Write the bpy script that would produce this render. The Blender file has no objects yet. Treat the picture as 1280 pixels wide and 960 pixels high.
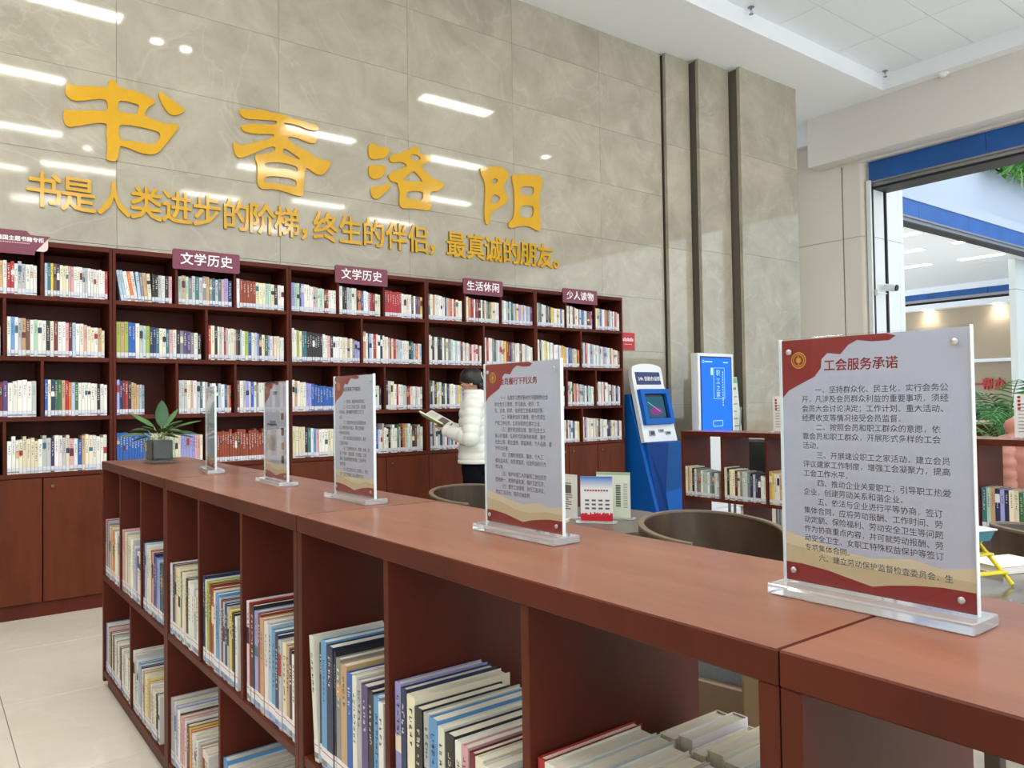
import bpy, bmesh, math, random
from mathutils import Vector, Matrix, Euler
R = math.radians
PI = math.pi
random.seed(11)
SC = bpy.context.scene
COL = SC.collection

# ---------------------------------------------------------------- camera
CAM_H = 1.30
FPX = 972.0
YAW, PITCH, ROLL = R(37.272), R(1.309), R(0.8425)
_f = Vector((math.sin(YAW) * math.cos(PITCH), math.cos(YAW) * math.cos(PITCH), math.sin(PITCH)))
_r = Vector((math.cos(YAW), -math.sin(YAW), 0))
_d = -_r.cross(_f)
_c, _s = math.cos(ROLL), math.sin(ROLL)
_r2 = _r * _c + _d * _s
_d2 = _d * _c - _r * _s
cam_data = bpy.data.cameras.new('camera')
cam_data.sensor_width = 36.0
cam_data.lens = FPX / 1280 * 36.0
cam_data.clip_start = 0.05
cam = bpy.data.objects.new('camera', cam_data)
COL.objects.link(cam)
M3 = Matrix((_r2, -_d2, -_f)).transposed()
cam.matrix_world = Matrix.Translation((0, 0, CAM_H)) @ M3.to_4x4()
SC.camera = cam

def view_px(p):
    q = Vector(p) - Vector((0, 0, CAM_H))
    z = q.dot(_f)
    if z < 0.05:
        return (-9999, -9999)
    return (640 + FPX * q.dot(_r2) / z, 480 + FPX * q.dot(_d2) / z)

# ---------------------------------------------------------------- world, exposure
W = bpy.data.worlds.new('world')
SC.world = W
W.use_nodes = True
bg = W.node_tree.nodes['Background']
bg.inputs[0].default_value = (0.84, 0.92, 1.0, 1)
bg.inputs[1].default_value = 1.7
SC.view_settings.view_transform = 'Standard'
SC.view_settings.look = 'None'
SC.view_settings.exposure = 0.44
SC.view_settings.gamma = 1.0
SC.view_settings.use_curve_mapping = False
STRIP_POWER = 26.0      # emission strength of the ceiling strip lights
DOWN_POWER = 60.0

# ---------------------------------------------------------------- helpers
def link(o, parent=None):
    COL.objects.link(o)
    if parent is not None:
        o.parent = parent
    return o

def empty(name, label=None, cat=None, loc=(0, 0, 0), rz=0.0, group=None, parent=None):
    o = bpy.data.objects.new(name, None)
    o.empty_display_size = 0.1
    o.location = loc
    o.rotation_euler = (0, 0, rz)
    link(o, parent)
    return tag(o, label, cat, group)

def tag(o, label=None, cat=None, group=None, kind=None):
    if label: o['label'] = label
    if cat: o['category'] = cat
    if group: o['group'] = group
    if kind: o['kind'] = kind
    return o

def box(bm, x0, x1, y0, y1, z0, z1, mi=0, M=None):
    v = [Vector((x, y, z)) for z in (z0, z1) for y in (y0, y1) for x in (x0, x1)]
    if M is not None:
        v = [M @ p for p in v]
    v = [bm.verts.new(p) for p in v]
    for f in ((0, 2, 3, 1), (4, 5, 7, 6), (0, 1, 5, 4), (2, 6, 7, 3), (0, 4, 6, 2), (1, 3, 7, 5)):
        bm.faces.new([v[i] for i in f]).material_index = mi
    return v

def bbox(bm, x0, x1, y0, y1, z0, z1, b=0.002, mi=0, M=None, seg=1):
    t = bmesh.new()
    box(t, x0, x1, y0, y1, z0, z1, mi)
    bmesh.ops.bevel(t, geom=t.edges[:], offset=b, segments=seg, profile=0.6, affect='EDGES')
    merge(bm, t, M)

def merge(bm, t, M=None):
    if M is not None:
        bmesh.ops.transform(t, matrix=M, verts=t.verts[:])
    me = bpy.data.meshes.new('tmp')
    t.to_mesh(me)
    t.free()
    bm.from_mesh(me)
    bpy.data.meshes.remove(me)

def prism(bm, pts, y0, y1, axis='y', mi=0):
    """polygon pts (a,b) extruded along an axis"""
    def mk(a, b, t):
        return {'y': (a, t, b), 'x': (t, a, b), 'z': (a, b, t)}[axis]
    A = [bm.verts.new(mk(a, b, y0)) for a, b in pts]
    B = [bm.verts.new(mk(a, b, y1)) for a, b in pts]
    n = len(pts)
    bm.faces.new(A[::-1]).material_index = mi
    bm.faces.new(B).material_index = mi
    for i in range(n):
        bm.faces.new((A[i], A[(i + 1) % n], B[(i + 1) % n], B[i])).material_index = mi

def lathe(bm, prof, n=24, cx=0, cy=0, mi=0, M=None, a0=0.0, a1=2 * PI, close=True):
    full = abs(a1 - a0 - 2 * PI) < 1e-6
    rings = []
    m = n if full else n + 1
    for r, z in prof:
        ring = []
        for i in range(m):
            a = a0 + (a1 - a0) * i / n
            p = Vector((cx + r * math.cos(a), cy + r * math.sin(a), z))
            ring.append(bm.verts.new(M @ p if M is not None else p))
        rings.append(ring)
    for a, b in zip(rings, rings[1:]):
        for i in range(n if full else n):
            j = (i + 1) % m
            if not full and i == m - 1: continue
            bm.faces.new((a[i], a[j], b[j], b[i])).material_index = mi
    if close and full:
        bm.faces.new(rings[0][::-1]).material_index = mi
        bm.faces.new(rings[-1]).material_index = mi

def tube(bm, pts, r, n=8, mi=0, M=None):
    pts = [Vector(p) for p in pts]
    rr = r if isinstance(r, (list, tuple)) else [r] * len(pts)
    rings = []
    up = Vector((0, 0, 1))
    for i, p in enumerate(pts):
        d = (pts[min(i + 1, len(pts) - 1)] - pts[max(i - 1, 0)]).normalized()
        if abs(d.dot(up)) > 0.95:
            up = Vector((1, 0, 0))
        s = d.cross(up).normalized()
        t = s.cross(d).normalized()
        up = t
        ring = []
        for k in range(n):
            a = 2 * PI * k / n
            q = p + (s * math.cos(a) + t * math.sin(a)) * rr[i]
            ring.append(bm.verts.new(M @ q if M is not None else q))
        rings.append(ring)
    for a, b in zip(rings, rings[1:]):
        for i in range(n):
            j = (i + 1) % n
            bm.faces.new((a[i], a[j], b[j], b[i])).material_index = mi
    bm.faces.new(rings[0][::-1]).material_index = mi
    bm.faces.new(rings[-1]).material_index = mi

def obj(name, bm, mats, parent=None, smooth=False, loc=None, rz=None, fix=True):
    if fix:
        bmesh.ops.recalc_face_normals(bm, faces=bm.faces[:])
    me = bpy.data.meshes.new(name)
    bm.to_mesh(me)
    bm.free()
    if not isinstance(mats, (list, tuple)):
        mats = [mats]
    for m in mats:
        me.materials.append(m)
    if smooth:
        me.polygons.foreach_set('use_smooth', [True] * len(me.polygons))
        if smooth != 'all':
            try:
                me.set_sharp_from_angle(angle=R(40))
            except Exception:
                pass
    o = bpy.data.objects.new(name, me)
    if loc is not None: o.location = loc
    if rz is not None: o.rotation_euler = (0, 0, rz)
    return link(o, parent)

def meshobj(name, me, parent=None, loc=(0, 0, 0), rot=(0, 0, 0)):
    o = bpy.data.objects.new(name, me)
    o.location = loc
    o.rotation_euler = rot
    return link(o, parent)

# ---------------------------------------------------------------- materials
def srgb(r, g, b):
    def f(c):
        c /= 255.0
        return c / 12.92 if c <= 0.04045 else ((c + 0.055) / 1.055) ** 2.4
    return (f(r), f(g), f(b), 1)

def mat(name, col, rough=0.5, metal=0.0, spec=0.5, bump=0, bscale=50, var=0.0, vscale=8, coat=0.0, stretch=(1, 1, 1), emis=None, estr=0, subsurf=0):
    m = bpy.data.materials.new(name)
    m.use_nodes = True
    nt = m.node_tree
    b = nt.nodes['Principled BSDF']
    b.inputs['Base Color'].default_value = col
    b.inputs['Roughness'].default_value = rough
    b.inputs['Metallic'].default_value = metal
    b.inputs['Specular IOR Level'].default_value = spec
    b.inputs['Coat Weight'].default_value = coat
    b.inputs['Coat Roughness'].default_value = 0.08
    if emis is not None:
        b.inputs['Emission Color'].default_value = emis
        b.inputs['Emission Strength'].default_value = estr
    tc = nt.nodes.new('ShaderNodeTexCoord')
    mp = nt.nodes.new('ShaderNodeMapping')
    mp.inputs['Scale'].default_value = stretch
    nt.links.new(tc.outputs['Object'], mp.inputs['Vector'])
    if var > 0:
        n = nt.nodes.new('ShaderNodeTexNoise')
        n.inputs['Scale'].default_value = vscale
        n.inputs['Detail'].default_value = 6
        nt.links.new(mp.outputs[0], n.inputs['Vector'])
        hsv = nt.nodes.new('ShaderNodeHueSaturation')
        hsv.inputs['Color'].default_value = col
        mr = nt.nodes.new('ShaderNodeMapRange')
        mr.inputs['From Min'].default_value = 0.3
        mr.inputs['From Max'].default_value = 0.7
        mr.inputs['To Min'].default_value = 1 - var
        mr.inputs['To Max'].default_value = 1 + var
        nt.links.new(n.outputs['Fac'], mr.inputs['Value'])
        nt.links.new(mr.outputs[0], hsv.inputs['Value'])
        nt.links.new(hsv.outputs[0], b.inputs['Base Color'])
    if bump > 0:
        n2 = nt.nodes.new('ShaderNodeTexNoise')
        n2.inputs['Scale'].default_value = bscale
        n2.inputs['Detail'].default_value = 4
        nt.links.new(mp.outputs[0], n2.inputs['Vector'])
        bp = nt.nodes.new('ShaderNodeBump')
        bp.inputs['Strength'].default_value = bump
        bp.inputs['Distance'].default_value = 0.004
        nt.links.new(n2.outputs['Fac'], bp.inputs['Height'])
        nt.links.new(bp.outputs[0], b.inputs['Normal'])
    return m

def wood(name, c0, c1, rough, stretch, coat=0.0, spec=0.5):
    m = bpy.data.materials.new(name)
    m.use_nodes = True
    nt = m.node_tree
    b = nt.nodes['Principled BSDF']
    b.inputs['Roughness'].default_value = rough
    b.inputs['Coat Weight'].default_value = coat
    b.inputs['Coat Roughness'].default_value = 0.15
    b.inputs['Specular IOR Level'].default_value = spec
    tc = nt.nodes.new('ShaderNodeTexCoord')
    mp = nt.nodes.new('ShaderNodeMapping')
    mp.inputs['Scale'].default_value = stretch
    oi = nt.nodes.new('ShaderNodeObjectInfo')
    mul = nt.nodes.new('ShaderNodeMath'); mul.operation = 'MULTIPLY'; mul.inputs[1].default_value = 37.0
    nt.links.new(oi.outputs['Random'], mul.inputs[0])
    nt.links.new(mul.outputs[0], mp.inputs['Location'])
    nt.links.new(tc.outputs['Object'], mp.inputs['Vector'])
    n = nt.nodes.new('ShaderNodeTexNoise')
    n.inputs['Scale'].default_value = 2.2
    n.inputs['Detail'].default_value = 8
    n.inputs['Roughness'].default_value = 0.62
    n.inputs['Distortion'].default_value = 0.8
    nt.links.new(mp.outputs[0], n.inputs['Vector'])
    cr = nt.nodes.new('ShaderNodeValToRGB')
    cr.color_ramp.elements[0].position = 0.32
    cr.color_ramp.elements[0].color = c0
    cr.color_ramp.elements[1].position = 0.7
    cr.color_ramp.elements[1].color = c1
    nt.links.new(n.outputs['Fac'], cr.inputs[0])
    nt.links.new(cr.outputs[0], b.inputs['Base Color'])
    bp = nt.nodes.new('ShaderNodeBump')
    bp.inputs['Strength'].default_value = 0.05
    bp.inputs['Distance'].default_value = 0.002
    nt.links.new(n.outputs['Fac'], bp.inputs['Height'])
    nt.links.new(bp.outputs[0], b.inputs['Normal'])
    return m

def marble(name, c0, c1, c2, rough, vein=0.5):
    m = bpy.data.materials.new(name)
    m.use_nodes = True
    nt = m.node_tree
    b = nt.nodes['Principled BSDF']
    b.inputs['Roughness'].default_value = rough
    b.inputs['Specular IOR Level'].default_value = 0.55
    tc = nt.nodes.new('ShaderNodeTexCoord')
    geo = nt.nodes.new('ShaderNodeNewGeometry')
    oi = nt.nodes.new('ShaderNodeObjectInfo')
    mul = nt.nodes.new('ShaderNodeVectorMath'); mul.operation = 'SCALE'
    mul.inputs[0].default_value = (11.3, 7.7, 5.1)
    nt.links.new(oi.outputs['Random'], mul.inputs['Scale'])
    add = nt.nodes.new('ShaderNodeVectorMath'); add.operation = 'ADD'
    nt.links.new(geo.outputs['Position'], add.inputs[0])
    nt.links.new(mul.outputs[0], add.inputs[1])
    n = nt.nodes.new('ShaderNodeTexNoise')
    n.inputs['Scale'].default_value = 2.0
    n.inputs['Detail'].default_value = 9
    n.inputs['Roughness'].default_value = 0.68
    n.inputs['Distortion'].default_value = 0.6
    nt.links.new(add.outputs[0], n.inputs['Vector'])
    cr = nt.nodes.new('ShaderNodeValToRGB')
    cr.color_ramp.elements[0].position = 0.3
    cr.color_ramp.elements[0].color = c0
    cr.color_ramp.elements[1].position = 0.68
    cr.color_ramp.elements[1].color = c1
    nt.links.new(n.outputs['Fac'], cr.inputs[0])
    n2 = nt.nodes.new('ShaderNodeTexNoise')
    n2.inputs['Scale'].default_value = 0.9
    n2.inputs['Detail'].default_value = 5
    n2.inputs['Distortion'].default_value = 1.6
    nt.links.new(add.outputs[0], n2.inputs['Vector'])
    sub = nt.nodes.new('ShaderNodeMath'); sub.operation = 'SUBTRACT'; sub.inputs[1].default_value = 0.5
    ab = nt.nodes.new('ShaderNodeMath'); ab.operation = 'ABSOLUTE'
    mr = nt.nodes.new('ShaderNodeMapRange')
    mr.inputs['From Min'].default_value = 0.0
    mr.inputs['From Max'].default_value = 0.012
    mr.inputs['To Min'].default_value = vein
    mr.inputs['To Max'].default_value = 0.0
    nt.links.new(n2.outputs['Fac'], sub.inputs[0])
    nt.links.new(sub.outputs[0], ab.inputs[0])
    nt.links.new(ab.outputs[0], mr.inputs['Value'])
    mx = nt.nodes.new('ShaderNodeMix'); mx.data_type = 'RGBA'
    mx.inputs['B'].default_value = c2
    nt.links.new(mr.outputs[0], mx.inputs['Factor'])
    nt.links.new(cr.outputs[0], mx.inputs['A'])
    nt.links.new(mx.outputs['Result'], b.inputs['Base Color'])
    return m

def attr_mat(name, rough=0.45, stripes=False, coat=0.0):
    """base colour read from the face colour attribute 'col'"""
    m = bpy.data.materials.new(name)
    m.use_nodes = True
    nt = m.node_tree
    b = nt.nodes['Principled BSDF']
    b.inputs['Roughness'].default_value = rough
    b.inputs['Coat Weight'].default_value = coat
    a = nt.nodes.new('ShaderNodeAttribute')
    a.attribute_name = 'col'
    nt.links.new(a.outputs['Color'], b.inputs['Base Color'])
    return m

def emit(name, col, s):
    m = bpy.data.materials.new(name)
    m.use_nodes = True
    nt = m.node_tree
    nt.nodes.clear()
    e = nt.nodes.new('ShaderNodeEmission')
    e.inputs[0].default_value = col
    e.inputs[1].default_value = s
    o = nt.nodes.new('ShaderNodeOutputMaterial')
    nt.links.new(e.outputs[0], o.inputs[0])
    return m

def clear(name, tint=(1, 1, 1, 1), gloss=1.0, rough=0.0):
    """thin clear sheet: fresnel mix of see-through and mirror"""
    m = bpy.data.materials.new(name)
    m.use_nodes = True
    nt = m.node_tree
    nt.nodes.clear()
    t = nt.nodes.new('ShaderNodeBsdfTransparent'); t.inputs[0].default_value = tint
    g = nt.nodes.new('ShaderNodeBsdfGlossy'); g.inputs['Roughness'].default_value = rough
    fr = nt.nodes.new('ShaderNodeFresnel')
    ge = nt.nodes.new('ShaderNodeNewGeometry')
    mi = nt.nodes.new('ShaderNodeMapRange')      # same reflectance entering and leaving the thin sheet
    mi.inputs['To Min'].default_value = 1.49; mi.inputs['To Max'].default_value = 1 / 1.49
    nt.links.new(ge.outputs['Backfacing'], mi.inputs['Value']); nt.links.new(mi.outputs[0], fr.inputs[0])
    ml = nt.nodes.new('ShaderNodeMath'); ml.operation = 'MULTIPLY'; ml.inputs[1].default_value = gloss
    mx = nt.nodes.new('ShaderNodeMixShader')
    o = nt.nodes.new('ShaderNodeOutputMaterial')
    nt.links.new(fr.outputs[0], ml.inputs[0])
    nt.links.new(ml.outputs[0], mx.inputs[0])
    nt.links.new(t.outputs[0], mx.inputs[1])
    nt.links.new(g.outputs[0], mx.inputs[2])
    nt.links.new(mx.outputs[0], o.inputs[0])
    return m

M_wood = wood('cherry_laminate', srgb(72, 28, 16), srgb(92, 38, 23), 0.48, (1.5, 1.5, 0.35), spec=0.18)
M_door = wood('cherry_door', srgb(80, 34, 16), srgb(102, 47, 24), 0.48, (3, 3, 0.7), spec=0.2)
M_toplit = wood('cherry_lit_top', srgb(118, 70, 52), srgb(150, 97, 74), 0.32, (5, 0.7, 1), coat=0.15)  # same cherry made lighter: the sheen of the top is put into its colour
M_marble = marble('beige_marble', srgb(155, 148, 131), srgb(181, 174, 156), srgb(202, 195, 178), 0.05, 0.22)
M_floor = marble('cream_floor_stone', srgb(214, 206, 190), srgb(228, 222, 208), srgb(236, 231, 218), 0.12, 0.25)
M_jointd = mat('groove_dark', srgb(112, 105, 92), 0.8)
M_joint = mat('stone_joint', srgb(158, 148, 134), 0.8)
M_white = mat('ceiling_white', srgb(243, 247, 252), 0.7, bump=0.03, bscale=80)
M_tile = mat('ceiling_tile_white', srgb(236, 242, 248), 0.75, bump=0.1, bscale=160)
M_beam = mat('beam_paint', srgb(222, 216, 212), 0.6)
M_beige = mat('beige_cladding', srgb(214, 208, 196), 0.4, var=0.02, vscale=1)
M_jamb = mat('jamb_cladding', srgb(222, 226, 224), 0.35)
M_blue = mat('shutter_blue', srgb(16, 84, 158), 0.4, var=0.16, vscale=3)
M_steel = mat('track_steel', srgb(150, 150, 152), 0.35, metal=0.7)
M_dark = mat('dark_rubber', srgb(32, 32, 34), 0.6)
M_gold = mat('gold_acrylic', srgb(208, 158, 10), 0.08, spec=0.6, var=0.04, vscale=5)
M_goldside = mat('gold_edge', srgb(150, 110, 20), 0.3)
M_plaque = mat('plaque_maroon', srgb(112, 42, 62), 0.35)
M_textw = mat('letter_white', srgb(240, 236, 236), 0.5)
M_brass = mat('lock_brass', srgb(120, 98, 60), 0.35, metal=0.9)
M_book = attr_mat('book_cloth', 0.42)
M_pages = mat('book_pages', srgb(214, 208, 190), 0.8, var=0.08, vscale=60, stretch=(12, 0.5, 0.5))
M_acr = clear('acrylic_sheet', (0.985, 0.99, 0.99, 1), 0.6)
M_acrb = mat('acrylic_block', (0.92, 0.94, 0.95, 1), 0.05, spec=0.6)
M_acrb.node_tree.nodes['Principled BSDF'].inputs['Transmission Weight'].default_value = 0.75
M_print = attr_mat('printed_sheet', 0.35)
M_ink = mat('ink_grey', srgb(84, 84, 102), 0.6)
M_inkred = mat('ink_red', srgb(140, 34, 40), 0.6)
M_inkgold = mat('ink_gold', srgb(206, 160, 60), 0.5)
M_pin = mat('pin_silver', srgb(200, 196, 198), 0.3, metal=0.6)
M_strip = emit('strip_light', (1.0, 0.965, 0.90, 1), STRIP_POWER)
M_down = emit('down_light', (1.0, 0.97, 0.9, 1), DOWN_POWER)

# ================================================================ SETTING
YW = 6.02          # face of the marble wall
H = 5.30
FL = tag(obj('floor', (lambda b: (box(b, -8, 26, -9, 14, -0.12, -0.012), b)[1])(bmesh.new()), M_joint), kind='structure')
# floor stone slabs, 1.2 x 0.9 m, near the visible aisle
sl = bmesh.new(); bbox(sl, 0.0015, 1.1985, 0.0015, 0.8985, -0.012, 0, 0.001)
sl_me = None
gx0, gy0 = -2.11, -1.3
first = obj('floor_slab', sl, M_floor, FL, loc=(gx0, gy0, 0)); sl_me = first.data
for i in range(14):
    for j in range(9):
        if i == 0 and j == 0: continue
        meshobj('floor_slab', sl_me, FL, (gx0 + 1.2 * i, gy0 + 0.9 * j, 0))
b = bmesh.new()
box(b, -8, gx0, -9, 14, -0.012, 0); box(b, gx0 + 16.8, 26, -9, 14, -0.012, 0)
box(b, gx0, gx0 + 16.8, -9, gy0, -0.012, 0); box(b, gx0, gx0 + 16.8, gy0 + 8.1, 14, -0.012, 0)
tag(obj('floor_border', b, M_floor, FL), kind='stuff')

# back wall: backing plus marble panels 1.18 x 0.6
b = bmesh.new(); box(b, -8, 9.0, 6.12, 6.4, 0, H)
WB = tag(obj('wall_back', b, M_joint), kind='structure')
pm = {}
zs = [0.04, 0.64, 1.24, 1.84, 2.44, 3.04, 3.64, 4.24, 4.84, H]
xs = [-2.43, -1.25, -0.08, 1.10, 2.28, 3.46, 4.64, 5.82, 6.80]
def panel(x0, x1, z0, z1, y0, y1, parent, mt, name='marble_panel', g=0.0009):
    key = (round(x1 - x0, 3), round(z1 - z0, 3), round(y1 - y0, 3), mt.name)
    if key not in pm:
        t = bmesh.new(); bbox(t, g, x1 - x0 - g, 0, y1 - y0, g, z1 - z0 - g, 0.0008)
        o = obj(name, t, mt, parent, loc=(x0, y0, z0)); pm[key] = o.data
    else:
        o = meshobj(name, pm[key], parent, (x0, y0, z0))
    return o
for x0, x1 in zip(xs, xs[1:]):
    for z0, z1 in zip(zs, zs[1:]):
        panel(x0, x1, z0, z1, YW, 6.12, WB, M_marble)
b = bmesh.new(); box(b, -8, xs[0], YW, 6.12, 0, H)
tag(obj('marble_field', b, M_marble, WB), kind='stuff')
# three stepped piers that come forward one after the other
zp = [0.04, 1.24, 3.04, 4.24, H]
for (x0, x1, y0) in ((6.825, 7.235, 5.963), (7.262, 7.825, 5.844), (7.85, 9.03, 5.70)):
    for z0, z1 in zip(zp, zp[1:]):
        panel(x0, x1, z0, z1, y0, y0 + 0.045, WB, M_marble)
b = bmesh.new(); box(b, 6.80, 9.0, 6.06, 6.13, 0, H)
for x0, x1, y0 in ((6.85, 7.235, 6.008), (7.29, 7.825, 5.889), (7.88, 9.0, 5.745)): box(b, x0, x1, y0, 6.07, 0, H)
obj('pier_shade_backing', b, M_jointd, WB)  # dark colour stands in for the shade behind the pier panels

# right wall: beige cladding, groove, column, jamb
b = bmesh.new(); box(b, 10.47, 10.9, 5.66, 7.0, 0, H); box(b, 8.9, 10.9, 6.95, 7.2, 0, H)
WR = tag(obj('wall_right', b, M_jointd), kind='structure')
def xpanel(y0, y1, z0, z1, x=10.45, mt=M_beige, name='wall_panel'):
    t = bmesh.new(); bbox(t, x, x + 0.03, y0, y1, z0, z1, 0.002)
    return obj(name, t, mt, WR)
for z0, z1 in ((0.0, 1.8), (1.803, 3.538), (3.543, 5.0)):
    xpanel(5.905, 6.95, z0, z1)
    t = bmesh.new()
    pts = [(10.45, 5.885), (10.45, 5.70)]
    for k in range(6):
        a = R(180 + 90 * k / 5.0)
        pts.append((10.53 + 0.08 * math.cos(a), 5.66 + 0.08 * math.sin(a)))
    pts += [(10.56, 5.58), (10.56, 5.885)]
    prism(t, pts, z0, z1, 'z')
    obj('column_panel', t, M_beige, WR)
b = bmesh.new(); box(b, 10.46, 10.9, 5.6, 7.0, 5.0, H); obj('wall_head', b, M_white, WR)
b = bmesh.new(); box(b, 8.9, 10.4, 6.93, 6.95, 0, H); obj('alcove_wall', b, M_beige, WR)
# deep jamb of the opening
J = tag(obj('trim_1', (lambda b: (box(b, 10.56, 11.42, 5.56, 6.3, 0, 6.2), b)[1])(bmesh.new()), M_jamb), kind='structure')
for x0, x1 in ((10.565, 10.86), (10.93, 11.28), (11.285, 11.42)):
    for z0, z1 in ((0, 3.52), (3.525, 4.9)):
        t = bmesh.new(); bbox(t, x0, x1, 5.515, 5.56, z0, z1, 0.002)
        obj('jamb_panel', t, M_jamb, J)
# beam over the opening
b = bmesh.new(); bbox(b, 10.17, 10.45, -9, 6.25, 4.60, H + 0.1, 0.004)
box(b, 10.452, 10.60, -9, 5.95, 4.57, H)
tag(obj('trim_2', b, M_beam), kind='structure')
b = bmesh.new(); box(b, 10.35, 10.47, 6.25, 6.94, 5.0, H)
tag(obj('trim_3', b, M_white), kind='structure')

# ceiling: lower ring, lip, tile field
b = bmesh.new()
box(b, -8, 10.17, 5.05, 7.0, H, H + 0.06)
box(b, 10.0, 10.6, -9, 5.05, H, H + 0.06)
box(b, 10.17, 10.6, 5.05, 7.0, H, H + 0.06)
box(b, -8, 10.02, 5.05, 5.09, H + 0.06, 5.56)
box(b, 10.0, 10.04, -9, 5.09, H + 0.06, 5.56)
box(b, -8, 10.02, -9, 5.06, 5.53, 5.60)
box(b, -8, 10.6, 5.06, 7.2, 5.56, 5.62); box(b, 10.0, 10.9, -9, 5.1, 5.56, 5.62)
CE = tag(obj('ceiling', b, M_white), kind='structure')
tb = bmesh.new(); bbox(tb, 0.004, 1.196, 0.004, 0.596, 0, 0.03, 0.003)
lights = [(0.55, 2.82), (5.40, 2.84), (0.30, 0.64), (4.32, 0.64), (6.83, 0.64), (0.55, -1.60), (4.36, -1.60), (8.07, -1.60),
          (-0.9, 3.4), (-0.9, 1.9), (-0.9, 0.4), (-2.1, 2.7), (-3.6, 2.84), (-3.6, 0.64), (-3.6, -1.6), (-1.2, -2.6), (4.0, -3.9), (1.6, -3.3), (0.3, -3.9), (8.0, -3.9), (6.0, -3.3), (-3.6, -6.2), (1.4, -6.2), (6.0, -6.2)]  # these further strips are unseen, added to brighten the room
t0 = obj('ceiling_tile', tb, M_tile, CE, loc=(8.88, 4.54, 5.5))
for i in range(-4, 9):
    for j in range(0, 16):
        x, y = 8.88 - 1.2 * (i), 4.54 - 0.6 * j
        if i == 0 and j == 0 or x > 8.9: continue
        meshobj('ceiling_tile', t0.data, CE, (x, y, 5.5))
fr_me = di_me = None
for k, (x, y) in enumerate(lights):
    near = 'above the far end of the room'
    L = empty('ceiling_light', None, None, (x, y, 5.47))
    tag(L, 'long white strip light set in the ceiling, out of the picture, mirrored in the marble', 'ceiling light', 'strip lights in the tiled ceiling')
    if fr_me is None:
        t = bmesh.new()
        bbox(t, 0, 1.18, 0, 0.02, 0, 0.03, 0.002); bbox(t, 0, 1.18, 0.25, 0.27, 0, 0.03, 0.002)
        bbox(t, 0, 0.02, 0.02, 0.25, 0, 0.03, 0.002); bbox(t, 1.16, 1.18, 0.02, 0.25, 0, 0.03, 0.002)
        fr_me = obj('light_frame', t, M_white, L).data
        t = bmesh.new(); box(t, 0.02, 1.16, 0.02, 0.25, 0.006, 0.028)
        di_me = obj('diffuser', t, M_strip, L).data
    else:
        meshobj('light_frame', fr_me, L); meshobj('diffuser', di_me, L)
dn_me = None
for (x, y) in ((2.14, 2.62), (2.46, 2.60), (2.14, -1.94), (8.5, 1.91)):
    L = empty('downlight', None, None, (x, y, 5.47))
    tag(L, 'small round downlight in the ceiling, seen as a bright spot in the marble', 'ceiling light', 'round downlights in the tiled ceiling')
    if dn_me is None:
        t = bmesh.new(); lathe(t, [(0.075, 0.03), (0.085, 0.0), (0.07, 0.0), (0.06, 0.012)], 20, close=False)
        dr_me = obj('trim_ring', t, M_white, L).data
        t = bmesh.new(); lathe(t, [(0.062, 0.012), (0.062, 0.02)], 20); dn_me = obj('lamp_disc', t, M_down, L).data
    else:
        meshobj('trim_ring', dr_me, L); meshobj('lamp_disc', dn_me, L)

def sprinkler(x, y, z, lab):
    s = empty('sprinkler', lab, 'sprinkler', (x, y, z), group=None)
    t = bmesh.new(); lathe(t, [(0.034, 0), (0.036, -0.006), (0.02, -0.010)], 16); obj('flange', t, M_steel, s, True)
    t = bmesh.new(); lathe(t, [(0.010, -0.008), (0.012, -0.03), (0.007, -0.036)], 10)
    tube(t, [(0.009, 0, -0.03), (0.018, 0, -0.05), (0.004, 0, -0.075)], 0.003, 6)
    tube(t, [(-0.009, 0, -0.03), (-0.018, 0, -0.05), (-0.004, 0, -0.075)], 0.003, 6)
    obj('body', t, M_steel, s, True)
    t = bmesh.new(); lathe(t, [(0.026, -0.076), (0.026, -0.079)], 16); obj('deflector', t, M_steel, s)
sprinkler(7.09, 4.98, 5.50, 'small metal sprinkler head on ceiling tile above the stepped marble piers')
sprinkler(9.90, 4.96, 5.50, 'small metal sprinkler head in the far corner of the ceiling recess')
s = empty('smoke_detector', 'round white smoke detector under ceiling edge beside the beam', 'smoke detector', (10.11, 4.34, H))
t = bmesh.new(); lathe(t, [(0.06, 0), (0.062, -0.012), (0.05, -0.022)], 20); obj('base', t, M_white, s, True)
t = bmesh.new(); lathe(t, [(0.042, -0.022), (0.040, -0.038), (0.02, -0.045)], 20); obj('sensor_cap', t, M_white, s, True)

# unseen left wall, added to cut side light; the end behind the camera stays open
b = bmesh.new(); box(b, -8.2, -8, -9, 7, 0, 5.6)
tag(obj('unseen_wall_left', b, M_beige), kind='structure')

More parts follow.
